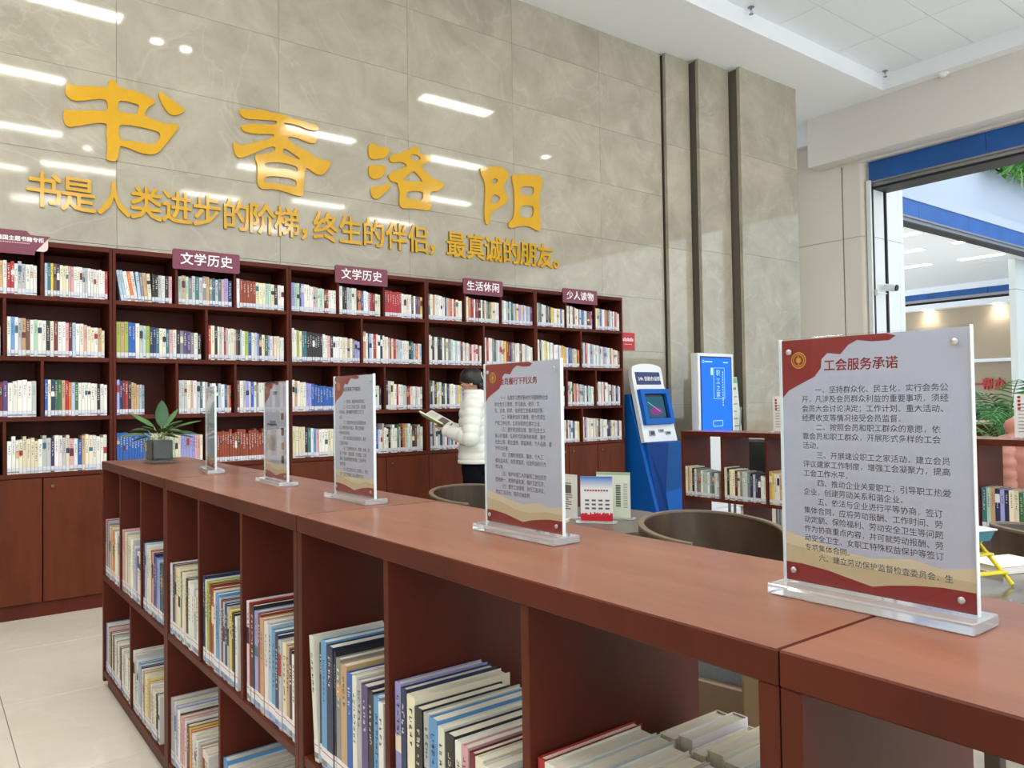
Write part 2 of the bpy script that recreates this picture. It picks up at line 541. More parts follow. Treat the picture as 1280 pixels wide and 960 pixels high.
# ---------------------------------------------------------------- roller shutters + atrium
def shutter(name, lab, x0, x1, y0, y1, z_top, z_bot, axis):
    s = empty(name, lab, 'shutter')
    n = 0
    if axis == 'y':      # runs along y, thin in x
        step = 1.5; y = y1
        while y > y0 + 0.01:
            ya = max(y0, y - step)
            t = bmesh.new(); bbox(t, x0, x0 + 0.06, ya + 0.003, y - 0.003, z_bot + 0.1, z_top, 0.003); obj('blue_cover_panel', t, M_blue, s); y = ya
        t = bmesh.new(); box(t, x0 - 0.01, x0 + 0.08, y0, y1, z_bot + 0.075, z_bot + 0.1); obj('top_rail', t, M_steel, s)
        t = bmesh.new(); box(t, x0 + 0.02, x0 + 0.16, y0, y1, z_bot + 0.03, z_bot + 0.074); obj('curtain_roll', t, M_steel, s)
        t = bmesh.new(); box(t, x0 + 0.05, x0 + 0.42, y0, y1, z_bot, z_bot + 0.028); obj('bottom_bar', t, M_dark, s)
    else:
        step = 1.9; x = x0
        while x < x1 - 0.01:
            xb = min(x1, x + step)
            t = bmesh.new(); bbox(t, x + 0.003, xb - 0.003, y0, y0 + 0.06, z_bot + 0.12, z_top, 0.003); obj('blue_cover_panel', t, M_blue, s); x = xb
        t = bmesh.new(); box(t, x0, x1, y0 - 0.01, y0 + 0.08, z_bot + 0.09, z_bot + 0.12); obj('top_rail', t, M_steel, s)
        t = bmesh.new(); box(t, x0, x1, y0 + 0.02, y0 + 0.16, z_bot + 0.03, z_bot + 0.088); obj('curtain_roll', t, M_steel, s)
        t = bmesh.new(); box(t, x0, x1, y0 + 0.01, y0 + 0.20, z_bot, z_bot + 0.028); obj('bottom_bar', t, M_dark, s)
    return s
s1 = shutter('roller_shutter', 'blue roller shutter housing under the beam at the near right opening', 10.52, 0, -9, 5.54, 4.56, 4.19, 'y')
for x in (10.530, 10.895):
    t = bmesh.new(); bbox(t, x, x + 0.034, 5.50, 5.53, 0, 4.22, 0.003); obj('guide_rail', t, M_dark, s1)
t = bmesh.new(); bbox(t, 10.475, 10.512, 5.50, 5.56, 0, 4.3, 0.003); obj('guide_cover', t, M_jamb, s1)
b = bmesh.new()
box(b, 11.43, 34, 6.16, 6.4, 4.56, 4.74); box(b, 11.43, 34, 6.3, 6.5, 4.7, 9); box(b, 19.5, 34, 6.2, 6.5, 0, 4.56)
box(b, 27, 27.3, -9, 6.3, 0, 9)
WA = tag(obj('wall_atrium', b, mat('atrium_white', srgb(176, 188, 204), 0.7)), kind='structure')
shutter('roller_shutter', 'blue roller shutter housing across the second opening beyond the atrium', 11.44, 19.4, 6.18, 0, 4.56, 4.16, 'x')
# column right of the second opening
b = bmesh.new()
for z0, z1 in ((0, 3.5), (3.505, 4.56)):
    bbox(b, 18.18, 19.5, 6.48, 6.62, z0, min(z1, 4.14), 0.01)
tag(obj('trim_4', b, mat('column_clad', srgb(196, 202, 198), 0.4)), kind='structure')
# room beyond: ceiling, far wall
b = bmesh.new(); box(b, 11.0, 26, 6.5, 14, 4.25, 4.35)
tag(obj('ceiling_lobby', b, M_white), kind='structure')
M_lstrip = emit('lobby_strip', (1, .98, .94, 1), 6)
for k, (x0, x1, y0, y1) in enumerate(((15.8, 16.0, 6.52, 6.72), (17.9, 18.1, 6.64, 7.5), (14.2, 14.4, 6.62, 6.95), (15.9, 16.1, 7.35, 8.2), (17.85, 18.05, 8.1, 9.0))):
    L = empty('lobby_light', ['short ceiling strip light nearest the second shutter', 'long bright ceiling strip light beyond the second shutter', 'left ceiling light just past the white jamb, topmost', 'left ceiling light past the white jamb, middle one', 'left ceiling light past the white jamb, lowest one'][k], 'ceiling light')
    t = bmesh.new(); box(t, x0, x1, y0, y1, 4.235, 4.248); obj('diffuser', t, M_lstrip, L)
    t = bmesh.new(); box(t, x0 - .02, x1 + .02, y0 - .02, y1 + .02, 4.24, 4.252); obj('light_frame', t, M_white, L)
b = bmesh.new(); box(b, 22.3, 22.5, 6.5, 14, 0, 4.3)
WF = tag(obj('wall_lobby', b, mat('warm_wall', srgb(168, 152, 128), 0.6)), kind='structure')
s3 = shutter('roller_shutter', 'thin dark blue shutter band high on the far beige wall', 22.0, 0, 6.6, 13, 4.10, 3.84, 'y')
b = bmesh.new(); box(b, 21.95, 22.3, 6.5, 13, 3.66, 3.80); box(b, 22.05, 22.3, 6.5, 13, 2.16, 2.24); box(b, 21.95, 22.3, 6.5, 13, 4.1, 4.26)
tag(obj('trim_5', b, M_white), kind='structure')
for k, y in enumerate((8.35, 10.1)):
    L = empty('wall_downlight', ['right spotlight glowing on the far beige wall', 'left spotlight glowing on the far beige wall'][k], 'ceiling light')
    t = bmesh.new(); lathe(t, [(0.07, 3.655), (0.07, 3.64)], 16, 22.12, y); obj('lamp_disc', t, M_down, L)
    li = bpy.data.lights.new('spot', 'SPOT'); li.energy = 12; li.spot_size = R(110); li.spot_blend = 0.6; li.color = (1, 0.93, 0.8); li.shadow_soft_size = 0.05
    lo = bpy.data.objects.new('spot_lamp', li); lo.location = (22.08, y, 3.6); lo.rotation_euler = (R(0), R(-12), 0); link(lo, L)

# ================================================================ TEXT
FC = {}
def text_mesh(s, size=1.0, extrude=0.0, offset=0.0, bold=0.0, sx=1.0, res=2, align='CENTER', spacing=1.0, line=1.0):
    key = (s, size, extrude, bold, sx, res, align, spacing, line)
    if key in FC: return FC[key]
    c = bpy.data.curves.new('t', 'FONT')
    c.body = s; c.size = size; c.extrude = extrude; c.offset = 0.0
    c.align_x = align; c.align_y = 'TOP' if '\n' in s else 'CENTER'
    c.resolution_u = res; c.space_character = spacing; c.space_line = line
    o = bpy.data.objects.new('t', c); COL.objects.link(o)
    dg = bpy.context.evaluated_depsgraph_get(); dg.update()
    me = bpy.data.meshes.new_from_object(o.evaluated_get(dg))
    bpy.data.objects.remove(o); bpy.data.curves.remove(c)
    if sx != 1.0:
        for v in me.vertices: v.co.x *= sx
    if bold > 0:
        t = bmesh.new(); t.from_mesh(me)
        n0 = t.verts[:] + t.edges[:] + t.faces[:]
        for k, (dx, dy) in enumerate(((-1, -1), (1, -1), (-1, 1), (1, 1))):
            q = bmesh.ops.duplicate(t, geom=n0)
            vs = [g for g in q['geom'] if isinstance(g, bmesh.types.BMVert)]
            bmesh.ops.translate(t, verts=vs, vec=(dx * bold, dy * bold, -0.00002 * (k + 1) if extrude == 0 else -0.0002 * (k + 1)))
        t.to_mesh(me); t.free()
    FC[key] = me
    return me

def text_obj(name, s, mt, parent, loc, rot=(R(90), 0, 0), **k):
    me = text_mesh(s, **k).copy()
    me.name = name
    me.materials.clear(); me.materials.append(mt)
    return meshobj(name, me, parent, loc, rot)

# ---- big gold characters, traced outlines on the wall plane (millimetres: x, z)
BIG = {'shu':[[(1052,3600),(1089,3609),(1101,3577),(1119,3559),(1198,3565),(1275,3552),(1350,3525),(1346,3502),(1303,3465),(1285,3431),(1276,3394),(1324,3385),(1396,3369),(1440,3366),(1491,3381),(1513,3370),(1498,3335),(1454,3267),(1410,3204),(1381,3156),(1345,3130),(1295,3121),(1239,3126),(1176,3145),(1121,3151),(1115,3141),(1109,3087),(1097,3032),(1027,3031),(1039,3081),(1039,3171),(1033,3230),(1037,3276),(1034,3290),(1001,3291),(948,3274),(902,3255),(851,3237),(806,3217),(781,3230),(771,3265),(771,3316),(781,3336),(812,3332),(883,3346),(948,3365),(1001,3369),(1041,3387),(1044,3420),(1035,3455),(1008,3460),(962,3448),(916,3430),(857,3411),(819,3410),(790,3429),(782,3464),(787,3501),(803,3520),(819,3509),(877,3515),(962,3535),(1001,3536),(1035,3547),(1045,3566)],[(1109,3468),(1143,3478),(1184,3477),(1240,3471),(1247,3457),(1236,3401),(1212,3392),(1150,3390),(1109,3389),(1102,3425)],[(1115,3299),(1170,3309),(1253,3312),(1324,3308),(1374,3302),(1390,3282),(1385,3250),(1359,3214),(1324,3195),(1253,3196),(1183,3195),(1122,3187),(1111,3215),(1108,3260)],[(1374,3590),(1397,3591),(1441,3566),(1485,3545),(1521,3517),(1555,3505),(1551,3484),(1514,3456),(1469,3441),(1440,3456),(1404,3499),(1386,3542)]],'xiang':[[(1959,3592),(1987,3600),(2043,3602),(2117,3624),(2167,3625),(2217,3615),(2276,3625),(2310,3626),(2336,3615),(2379,3607),(2431,3610),(2484,3608),(2537,3598),(2582,3603),(2609,3578),(2600,3559),(2564,3547),(2510,3549),(2449,3562),(2387,3567),(2310,3563),(2314,3543),(2335,3518),(2378,3517),(2439,3522),(2492,3507),(2546,3496),(2589,3496),(2588,3466),(2567,3440),(2518,3440),(2448,3456),(2387,3463),(2343,3457),(2343,3435),(2377,3408),(2429,3384),(2482,3373),(2526,3360),(2562,3328),(2625,3318),(2703,3318),(2707,3297),(2679,3240),(2642,3201),(2606,3189),(2570,3196),(2534,3216),(2494,3235),(2485,3199),(2478,3130),(2469,3052),(2474,3010),(2448,2987),(2400,2990),(2331,3005),(2271,3013),(2204,3011),(2137,2999),(2113,3005),(2096,3035),(2095,3084),(2097,3158),(2094,3198),(2077,3228),(2086,3266),(2115,3266),(2156,3279),(2215,3302),(2244,3325),(2240,3353),(2215,3352),(2165,3330),(2107,3295),(2049,3260),(1992,3225),(1952,3212),(1925,3233),(1913,3279),(1912,3319),(1921,3331),(1937,3312),(1985,3313),(2050,3342),(2115,3371),(2173,3398),(2224,3425),(2234,3443),(2224,3452),(2174,3444),(2108,3431),(2026,3423),(1986,3431),(1970,3452),(1978,3470),(2026,3486),(2075,3505),(2133,3506),(2191,3518),(2250,3530),(2259,3557),(2242,3566),(2191,3557),(2108,3544),(2027,3530),(1986,3537),(1963,3560)],[(2308,3357),(2342,3347),(2394,3323),(2446,3294),(2437,3280),(2376,3294),(2325,3302),(2299,3310),(2299,3335)],[(2155,3209),(2214,3226),(2290,3237),(2359,3236),(2419,3226),(2428,3198),(2415,3179),(2350,3189),(2273,3184),(2188,3169),(2151,3175)],[(2159,3098),(2213,3116),(2289,3120),(2358,3123),(2414,3111),(2418,3078),(2405,3059),(2340,3057),(2272,3059),(2204,3056),(2150,3052),(2146,3076)]],'luo':[[(3070,3534),(3105,3542),(3145,3530),(3201,3526),(3266,3528),(3249,3480),(3208,3436),(3152,3419),(3096,3405),(3060,3424),(3057,3488)],[(3059,3341),(3095,3355),(3151,3359),(3224,3370),(3219,3322),(3182,3265),(3126,3237),(3078,3240),(3059,3273)],[(3077,3159),(3125,3172),(3173,3183),(3222,3209),(3267,3220),(3262,3183),(3213,3138),(3156,3079),(3116,3062),(3084,3083),(3077,3118)],[(3535,3600),(3554,3596),(3548,3569),(3560,3549),(3595,3532),(3638,3540),(3682,3537),(3686,3515),(3655,3479),(3611,3452),(3580,3436),(3584,3410),(3645,3371),(3714,3329),(3821,3320),(3812,3291),(3775,3240),(3713,3221),(3673,3213),(3668,3170),(3667,3125),(3684,3082),(3671,3049),(3622,3035),(3536,3038),(3451,3032),(3384,3021),(3355,3039),(3353,3094),(3361,3154),(3349,3211),(3333,3245),(3287,3239),(3255,3262),(3243,3293),(3288,3326),(3355,3359),(3422,3393),(3435,3410),(3406,3431),(3356,3433),(3289,3408),(3261,3424),(3257,3453),(3290,3477),(3357,3504),(3424,3535),(3475,3570)],[(3466,3505),(3500,3525),(3543,3527),(3581,3500),(3559,3473),(3516,3462),(3478,3477)],[(3490,3371),(3515,3372),(3557,3334),(3604,3289),(3540,3282),(3454,3268),(3379,3275),(3421,3311)],[(3445,3181),(3521,3197),(3590,3200),(3600,3175),(3589,3121),(3537,3113),(3452,3116),(3419,3118),(3423,3156)]],'yang':[[(4228,3526),(4261,3539),(4307,3539),(4363,3564),(4439,3577),(4505,3569),(4553,3539),(4571,3503),(4551,3469),(4512,3431),(4492,3382),(4520,3332),(4556,3276),(4518,3224),(4441,3174),(4365,3133),(4341,3099),(4333,3038),(4321,2998),(4293,2991),(4275,3015),(4270,3112),(4281,3228),(4284,3304),(4284,3380),(4259,3436),(4232,3477)],[(4366,3438),(4399,3455),(4436,3450),(4431,3422),(4388,3392),(4362,3407)],[(4363,3285),(4405,3299),(4462,3285),(4457,3253),(4404,3207),(4352,3200),(4341,3244)],[(4606,3516),(4650,3533),(4789,3559),(4910,3559),(4982,3567),(4992,3524),(4980,3458),(4953,3406),(4945,3325),(4945,3229),(4951,3134),(4959,3023),(4930,3004),(4879,3021),(4809,3040),(4729,3036),(4650,3016),(4581,2991),(4553,3004),(4555,3043),(4602,3080),(4628,3130),(4634,3201),(4636,3295),(4633,3396),(4609,3463)],[(4712,3420),(4787,3437),(4867,3447),(4882,3427),(4876,3362),(4805,3348),(4725,3336),(4701,3367)],[(4713,3232),(4803,3249),(4869,3250),(4878,3204),(4861,3134),(4781,3123),(4701,3117),(4692,3170)]]}
def chaikin(p, n=2):
    for _ in range(n):
        q = []
        for i in range(len(p)):
            a, c = p[i], p[(i + 1) % len(p)]
            q += [(a[0] * .75 + c[0] * .25, a[1] * .75 + c[1] * .25), (a[0] * .25 + c[0] * .75, a[1] * .25 + c[1] * .75)]
        p = q
    return p
BL = {'shu': 'large gold brush-style character 书, leftmost of four on the marble wall',
      'xiang': 'large gold brush-style character 香, second of four on the marble wall',
      'luo': 'large gold brush-style character 洛, third of four with three dots at left',
      'yang': 'large gold brush-style character 阳, rightmost of four on the marble wall'}
for k, loops in BIG.items():
    c = bpy.data.curves.new(k, 'CURVE'); c.dimensions = '2D'; c.fill_mode = 'BOTH'; c.extrude = 0.008; c.bevel_depth = 0.002; c.bevel_resolution = 1
    cx = sum(p[0] for p in loops[0]) / len(loops[0]) / 1000
    for lp in loops:
        pts = chaikin([(x / 1000 - cx, z / 1000 - 3.3) for x, z in lp], 2)
        sp = c.splines.new('POLY'); sp.points.add(len(pts) - 1)
        for i, (x, z) in enumerate(pts): sp.points[i].co = (x, z, 0, 1)
        sp.use_cyclic_u = True
    o = bpy.data.objects.new('t', c); COL.objects.link(o)
    dg = bpy.context.evaluated_depsgraph_get(); dg.update()
    me = bpy.data.meshes.new_from_object(o.evaluated_get(dg)); me.name = 'wall_character'
    bpy.data.objects.remove(o)
    me.materials.clear(); me.materials.append(M_gold)
    ch = meshobj('wall_character', me, None, (cx, YW - 0.0105, 3.3), (R(90), 0, 0))
    tag(ch, BL[k], 'wall letter', 'large gold characters on the marble wall')
# ---- small motto
motto = '书是人类进步的阶梯，终生的伴侣，最真诚的朋友。'
mx = [0.655, 0.86, 1.08, 1.29, 1.50, 1.715, 1.93, 2.13, 2.335, 2.47, 2.66, 2.885, 3.10, 3.325, 3.545, 3.68, 3.945, 4.165, 4.37, 4.585, 4.80, 5.015, 5.16]
orde = ['first', 'second', 'third', 'fourth', 'fifth', 'sixth', 'seventh', 'eighth', 'ninth', 'tenth', 'eleventh', 'twelfth', 'thirteenth', 'fourteenth', 'fifteenth', 'sixteenth', 'seventeenth', 'eighteenth', 'nineteenth', 'twentieth', 'twenty-first', 'twenty-second', 'twenty-third', 'twenty-fourth', 'twenty-fifth', 'twenty-sixth', 'twenty-seventh', 'twenty-eighth', 'twenty-ninth', 'thirtieth']
def ordinal(i):
    if i < 30: return orde[i]
    return '%d%s' % (i + 1, {1: 'st', 2: 'nd', 3: 'rd'}.get((i + 1) % 10, 'th'))
for i, (chs, x) in enumerate(zip(motto, mx)):
    sx = 0.86
    if chs in '，。': x += 0.066
    o = text_obj('wall_character', chs, M_gold, None, (x, YW - 0.0095, 2.745), size=0.256, extrude=0.008, bold=0.0038, sx=sx)
    pn = {'，': 'comma', '。': 'full stop'}.get(chs)
    if pn: lab = 'small gold %s %s the motto above the bookcases' % (pn, 'ending' if chs == '。' else ('after 梯, left one of two, in' if i < 12 else 'after 侣, right one of two, in'))
    else: lab = 'small gold raised character %s, %s sign in the motto line on marble' % (chs, ordinal(i))
    tag(o, lab, 'wall letter', 'small gold motto characters')

# ================================================================ BOOK GEOMETRY
class CB:
    """quads with a colour per face, one mesh"""
    def __init__(s): s.v = []; s.f = []; s.c = []; s.m = []
    def quad(s, P, col, mi=0):
        n = len(s.v); s.v += [tuple(p) for p in P]; s.f.append(tuple(range(n, n + len(P)))); s.c.append(col); s.m.append(mi)
    def box(s, x0, x1, y0, y1, z0, z1, col, T=None, mi=0, skip=''):
        c = [(x, y, z) for z in (z0, z1) for y in (y0, y1) for x in (x0, x1)]
        if T is not None: c = [T @ Vector(p) for p in c]
        for k, f in (('b', (0, 2, 3, 1)), ('t', (4, 5, 7, 6)), ('f', (0, 1, 5, 4)), ('k', (2, 6, 7, 3)), ('l', (0, 4, 6, 2)), ('r', (1, 3, 7, 5))):
            if k in skip: continue
            s.quad([c[i] for i in f], col, mi)
    def build(s, name, mats, parent=None, loc=(0, 0, 0), rot=(0, 0, 0)):
        me = bpy.data.meshes.new(name)
        me.from_pydata(s.v, [], s.f)
        a = me.color_attributes.new('col', 'FLOAT_COLOR', 'CORNER')
        buf = []
        for f, c in zip(s.f, s.c): buf += list(c) * len(f)
        a.data.foreach_set('color', buf)
        for m in (mats if isinstance(mats, (list, tuple)) else [mats]): me.materials.append(m)
        if any(s.m): me.polygons.foreach_set('material_index', s.m)
        me.update()
        return meshobj(name, me, parent, loc, rot)

PAL = {'white': srgb(226, 224, 218), 'cream': srgb(222, 214, 186), 'pale grey': srgb(184, 186, 186), 'pale blue': srgb(168, 190, 206), 'pink': srgb(208, 160, 164),
       'red': srgb(168, 34, 40), 'maroon': srgb(104, 26, 40), 'navy': srgb(34, 44, 84), 'blue': srgb(34, 88, 168), 'teal': srgb(52, 108, 118), 'green': srgb(60, 104, 70),
       'lime': srgb(160, 178, 70), 'yellow': srgb(220, 196, 62), 'black': srgb(34, 32, 34), 'brown': srgb(112, 72, 50), 'tan': srgb(190, 156, 116), 'orange': srgb(206, 110, 40),
       'rust': srgb(140, 58, 30), 'lavender': srgb(150, 150, 204), 'purple': srgb(84, 64, 116), 'mint': srgb(170, 200, 184), 'grey': srgb(128, 128, 130), 'sky': srgb(92, 150, 200)}
WALLW = [('white', 34), ('cream', 12), ('pale grey', 12), ('pale blue', 6), ('pink', 5), ('red', 4), ('maroon', 4), ('navy', 4), ('blue', 3), ('teal', 3), ('green', 2), ('yellow', 2),
         ('black', 6), ('brown', 3), ('tan', 4), ('orange', 2), ('mint', 3), ('lavender', 2), ('grey', 3), ('lime', 1)]
def pick():
    t = sum(w for _, w in WALLW); r = random.uniform(0, t)
    for n, w in WALLW:
        r -= w
        if r <= 0: return n
    return 'white'
DARKS = {'red', 'maroon', 'navy', 'blue', 'teal', 'green', 'black', 'brown', 'rust', 'purple', 'grey', 'orange'}
INK = srgb(50, 46, 52); INKL = srgb(226, 222, 210)

def jitter(c, a=0.10):
    k = 1 + random.uniform(-a, a)
    return (min(1, c[0] * k), min(1, c[1] * k * (1 + random.uniform(-.04, .04))), min(1, c[2] * k * (1 + random.uniform(-.05, .05))), 1)

def book_shell(cb, w, d, h, col, T, mi_pages=1):
    """spine towards -y, thickness along x; cover boards, spine and page block"""
    t = 0.0016
    cb.box(0.0003, t, 0.001, d, 0, h, col, T)
    cb.box(w - t, w - 0.0003, 0.001, d, 0, h, col, T)
    cb.box(0.0006, w - 0.0006, 0, t + 0.001, 0, h, col, T)
def book_pages(cb, w, d, h, T, mi=1):
    cb.box(0.0016, w - 0.0016, 0.0026, d - 0.004, 0.002, h - 0.003, srgb(214, 208, 190), T, mi)
def spine_marks(cb, w, h, name, T, lab=True, fine=True):
    dk = name in DARKS
    ink = INKL if dk else INK
    e = -0.0003
    if lab:
        z0 = 0.006
        cb.quad([T @ Vector(p) for p in ((0.0007, e, z0), (w - 0.0007, e, z0), (w - 0.0007, e, z0 + 0.032), (0.0007, e, z0 + 0.032))], srgb(204, 204, 210))
        cb.quad([T @ Vector(p) for p in ((0.0007, e * 2, z0 + 0.002), (w - 0.0007, e * 2, z0 + 0.002), (w - 0.0007, e * 2, z0 + 0.010), (0.0007, e * 2, z0 + 0.010))], random.choice([srgb(150, 170, 200), srgb(120, 120, 128), srgb(190, 200, 214)]))
    r = random.random()
    if r < 0.22:
        za = h * random.uniform(0.45, 0.7); zb = min(h * 0.97, za + h * random.uniform(0.08, 0.25))
        cc = jitter(PAL[random.choice(['maroon', 'black', 'navy', 'teal', 'tan', 'red', 'cream', 'white'])])
        cb.quad([T @ Vector(p) for p in ((0.0007, e, za), (w - 0.0007, e, za), (w - 0.0007, e, zb), (0.0007, e, zb))], cc)
    n = random.randint(4, 8)
    gs = min(w * 0.6, 0.011) * random.uniform(0.75, 1)
    z = h * random.uniform(0.84, 0.93)
    for _ in range(n):
        x0 = w / 2 - gs / 2
        if fine:
            for q in range(random.randint(3, 4)):
                if random.random() < 0.6:
                    zz = z - gs * random.random(); a, c2 = x0 + gs * random.uniform(0, .3), x0 + gs * random.uniform(.6, 1)
                    P = ((a, e * 3, zz - gs * .09), (c2, e * 3, zz - gs * .09), (c2, e * 3, zz + gs * .09), (a, e * 3, zz + gs * .09))
                else:
                    xx = x0 + gs * random.random(); a, c2 = z - gs * random.uniform(.6, 1), z - gs * random.uniform(0, .3)
                    P = ((xx - gs * .08, e * 3, a), (xx + gs * .08, e * 3, a), (xx + gs * .08, e * 3, c2), (xx - gs * .08, e * 3, c2))
                cb.quad([T @ Vector(p) for p in P], ink)
        else:
            cb.quad([T @ Vector(p) for p in ((x0 + gs * .15, e * 3, z - gs * .8), (x0 + gs * .85, e * 3, z - gs * .8), (x0 + gs * .85, e * 3, z), (x0 + gs * .15, e * 3, z))], tuple(0.5 * a + 0.5 * b2 for a, b2 in zip(ink, PAL[name])))
        z -= gs * 1.35
        if z < h * 0.35: break

BOOKS = []     # (pos, rotz, w, d, h, colname, lean, label, group, style)
def fill(x0, x1, place, zbase, h_rng, label_fn, group, colours=None, wr=(0.012, 0.028), d_rng=(0.14, 0.17), style='wall', sort=False, lean=()):
    """place(s) maps run distance s from the start of the bay to (x, y); stops at bay end"""
    specs = []
    s = 0.004; i = 0; L = x1 - x0 - 0.006
    hs_pre = []
    while True:
        w = random.uniform(*wr)
        if colours is not None:
            if i >= len(colours): break
            e = colours[i]; cn = e[0] if isinstance(e, tuple) else e
            if isinstance(e, tuple): w = e[1]
        else:
            cn = pick()
        if s + w > L: break
        hh = random.uniform(*h_rng) if not isinstance(colours, list) or not isinstance(colours[i] if colours else None, tuple) or len(colours[i]) < 3 else colours[i][2]
        specs.append([s, w, cn, hh]); s += w + 0.0006; i += 1
    if sort:
        hs = sorted([q[3] for q in specs], reverse=True)
        for q, hh in zip(specs, hs): q[3] = hh + random.uniform(-.003, .003)
    for i, (s, w, cn, hh) in enumerate(specs):
        p, rz = place(s)
        BOOKS.append(dict(pos=(p[0], p[1], zbase), rz=rz, w=w, d=random.uniform(*d_rng), h=hh, cn=cn, i=i, n=len(specs), lf=label_fn, group=group, style=style, lean=(lean[i] if i < len(lean) else 0)))

# ================================================================ WALL BOOKCASES
YF = 5.68
UX = [-0.19, 1.011, 2.216, 3.424, 4.614, 5.772]
unit_name = ['leftmost wall bookcase', 'second wall bookcase', 'third wall bookcase', 'fourth wall bookcase', 'rightmost wall bookcase']
unit_lab = ['tall cherry bookcase at left edge, under the maroon board with folded pink corner',
            'tall cherry bookcase with a half-empty bay and blue and rust book sets',
            'tall cherry bookcase in the middle, with a row of red books on top shelf',
            'tall cherry bookcase in front of which the woman in white stands',
            'tall cherry bookcase at the right end, beside the blue kiosk']
SHZ = [(2.326, 2.358), (1.985, 2.013), (1.600, 1.629), (1.222, 1.250), (0.868, 0.897)]
def bx(name, m, parent, *a, b=0.0015):
    t = bmesh.new(); bbox(t, *a, b=b); return obj(name, t, m, parent)
for u in range(5):
    x0, x1 = UX[u] + 0.001, UX[u + 1] - 0.001
    U = empty('bookcase', unit_lab[u], 'bookcase', (0, 0, 0), group='tall wall bookcases')
    T = 0.019
    bx('side_panel', M_wood, U, x0, x0 + T, YF, 6.012, 0, 2.358)
    bx('side_panel', M_wood, U, x1 - T, x1, YF, 6.012, 0, 2.358)
    bx('top_panel', M_wood, U, x0 + T, x1 - T, YF, 6.012, *SHZ[0])
    bx('back_panel', M_wood, U, x0 + T, x1 - T, 5.995, 6.010, 0.06, 2.326)
    for z0, z1 in SHZ[1:]:
        bx('shelf', M_wood, U, x0 + T, x1 - T, YF + 0.003, 5.994, z0, z1)
    bx('plinth', M_wood, U, x0 + T, x1 - T, YF + 0.015, 5.99, 0.0, 0.09)
    for r in range(4):
        n = 3 if r % 2 == 0 else 2
        zb, zt = SHZ[r + 1][1], SHZ[r][0]
        for k in range(1, n):
            xc = x0 + (x1 - x0) * k / n
            bx('divider', M_wood, U, xc - 0.009, xc + 0.009, YF + 0.004, 5.994, zb, zt)
    for k in range(3):
        a = x0 + (x1 - x0) * k / 3 + (0.004 if k else 0.003); c = x0 + (x1 - x0) * (k + 1) / 3 - 0.002
        D = bx('door', M_door, U, a, c, YF - 0.004, YF + 0.014, 0.094, 0.864, b=0.002)
        kx = (c - 0.05) if k == 0 else (a + 0.05)
        t = bmesh.new(); lathe(t, [(0.013, 0), (0.013, 0.006), (0.010, 0.010), (0.004, 0.011)], 16)
        bmesh.ops.rotate(t, verts=t.verts[:], matrix=Matrix.Rotation(R(90), 3, 'X'))
        bmesh.ops.translate(t, verts=t.verts[:], vec=(kx, YF - 0.004, 0.81))
        obj('lock', t, M_brass, D, True)

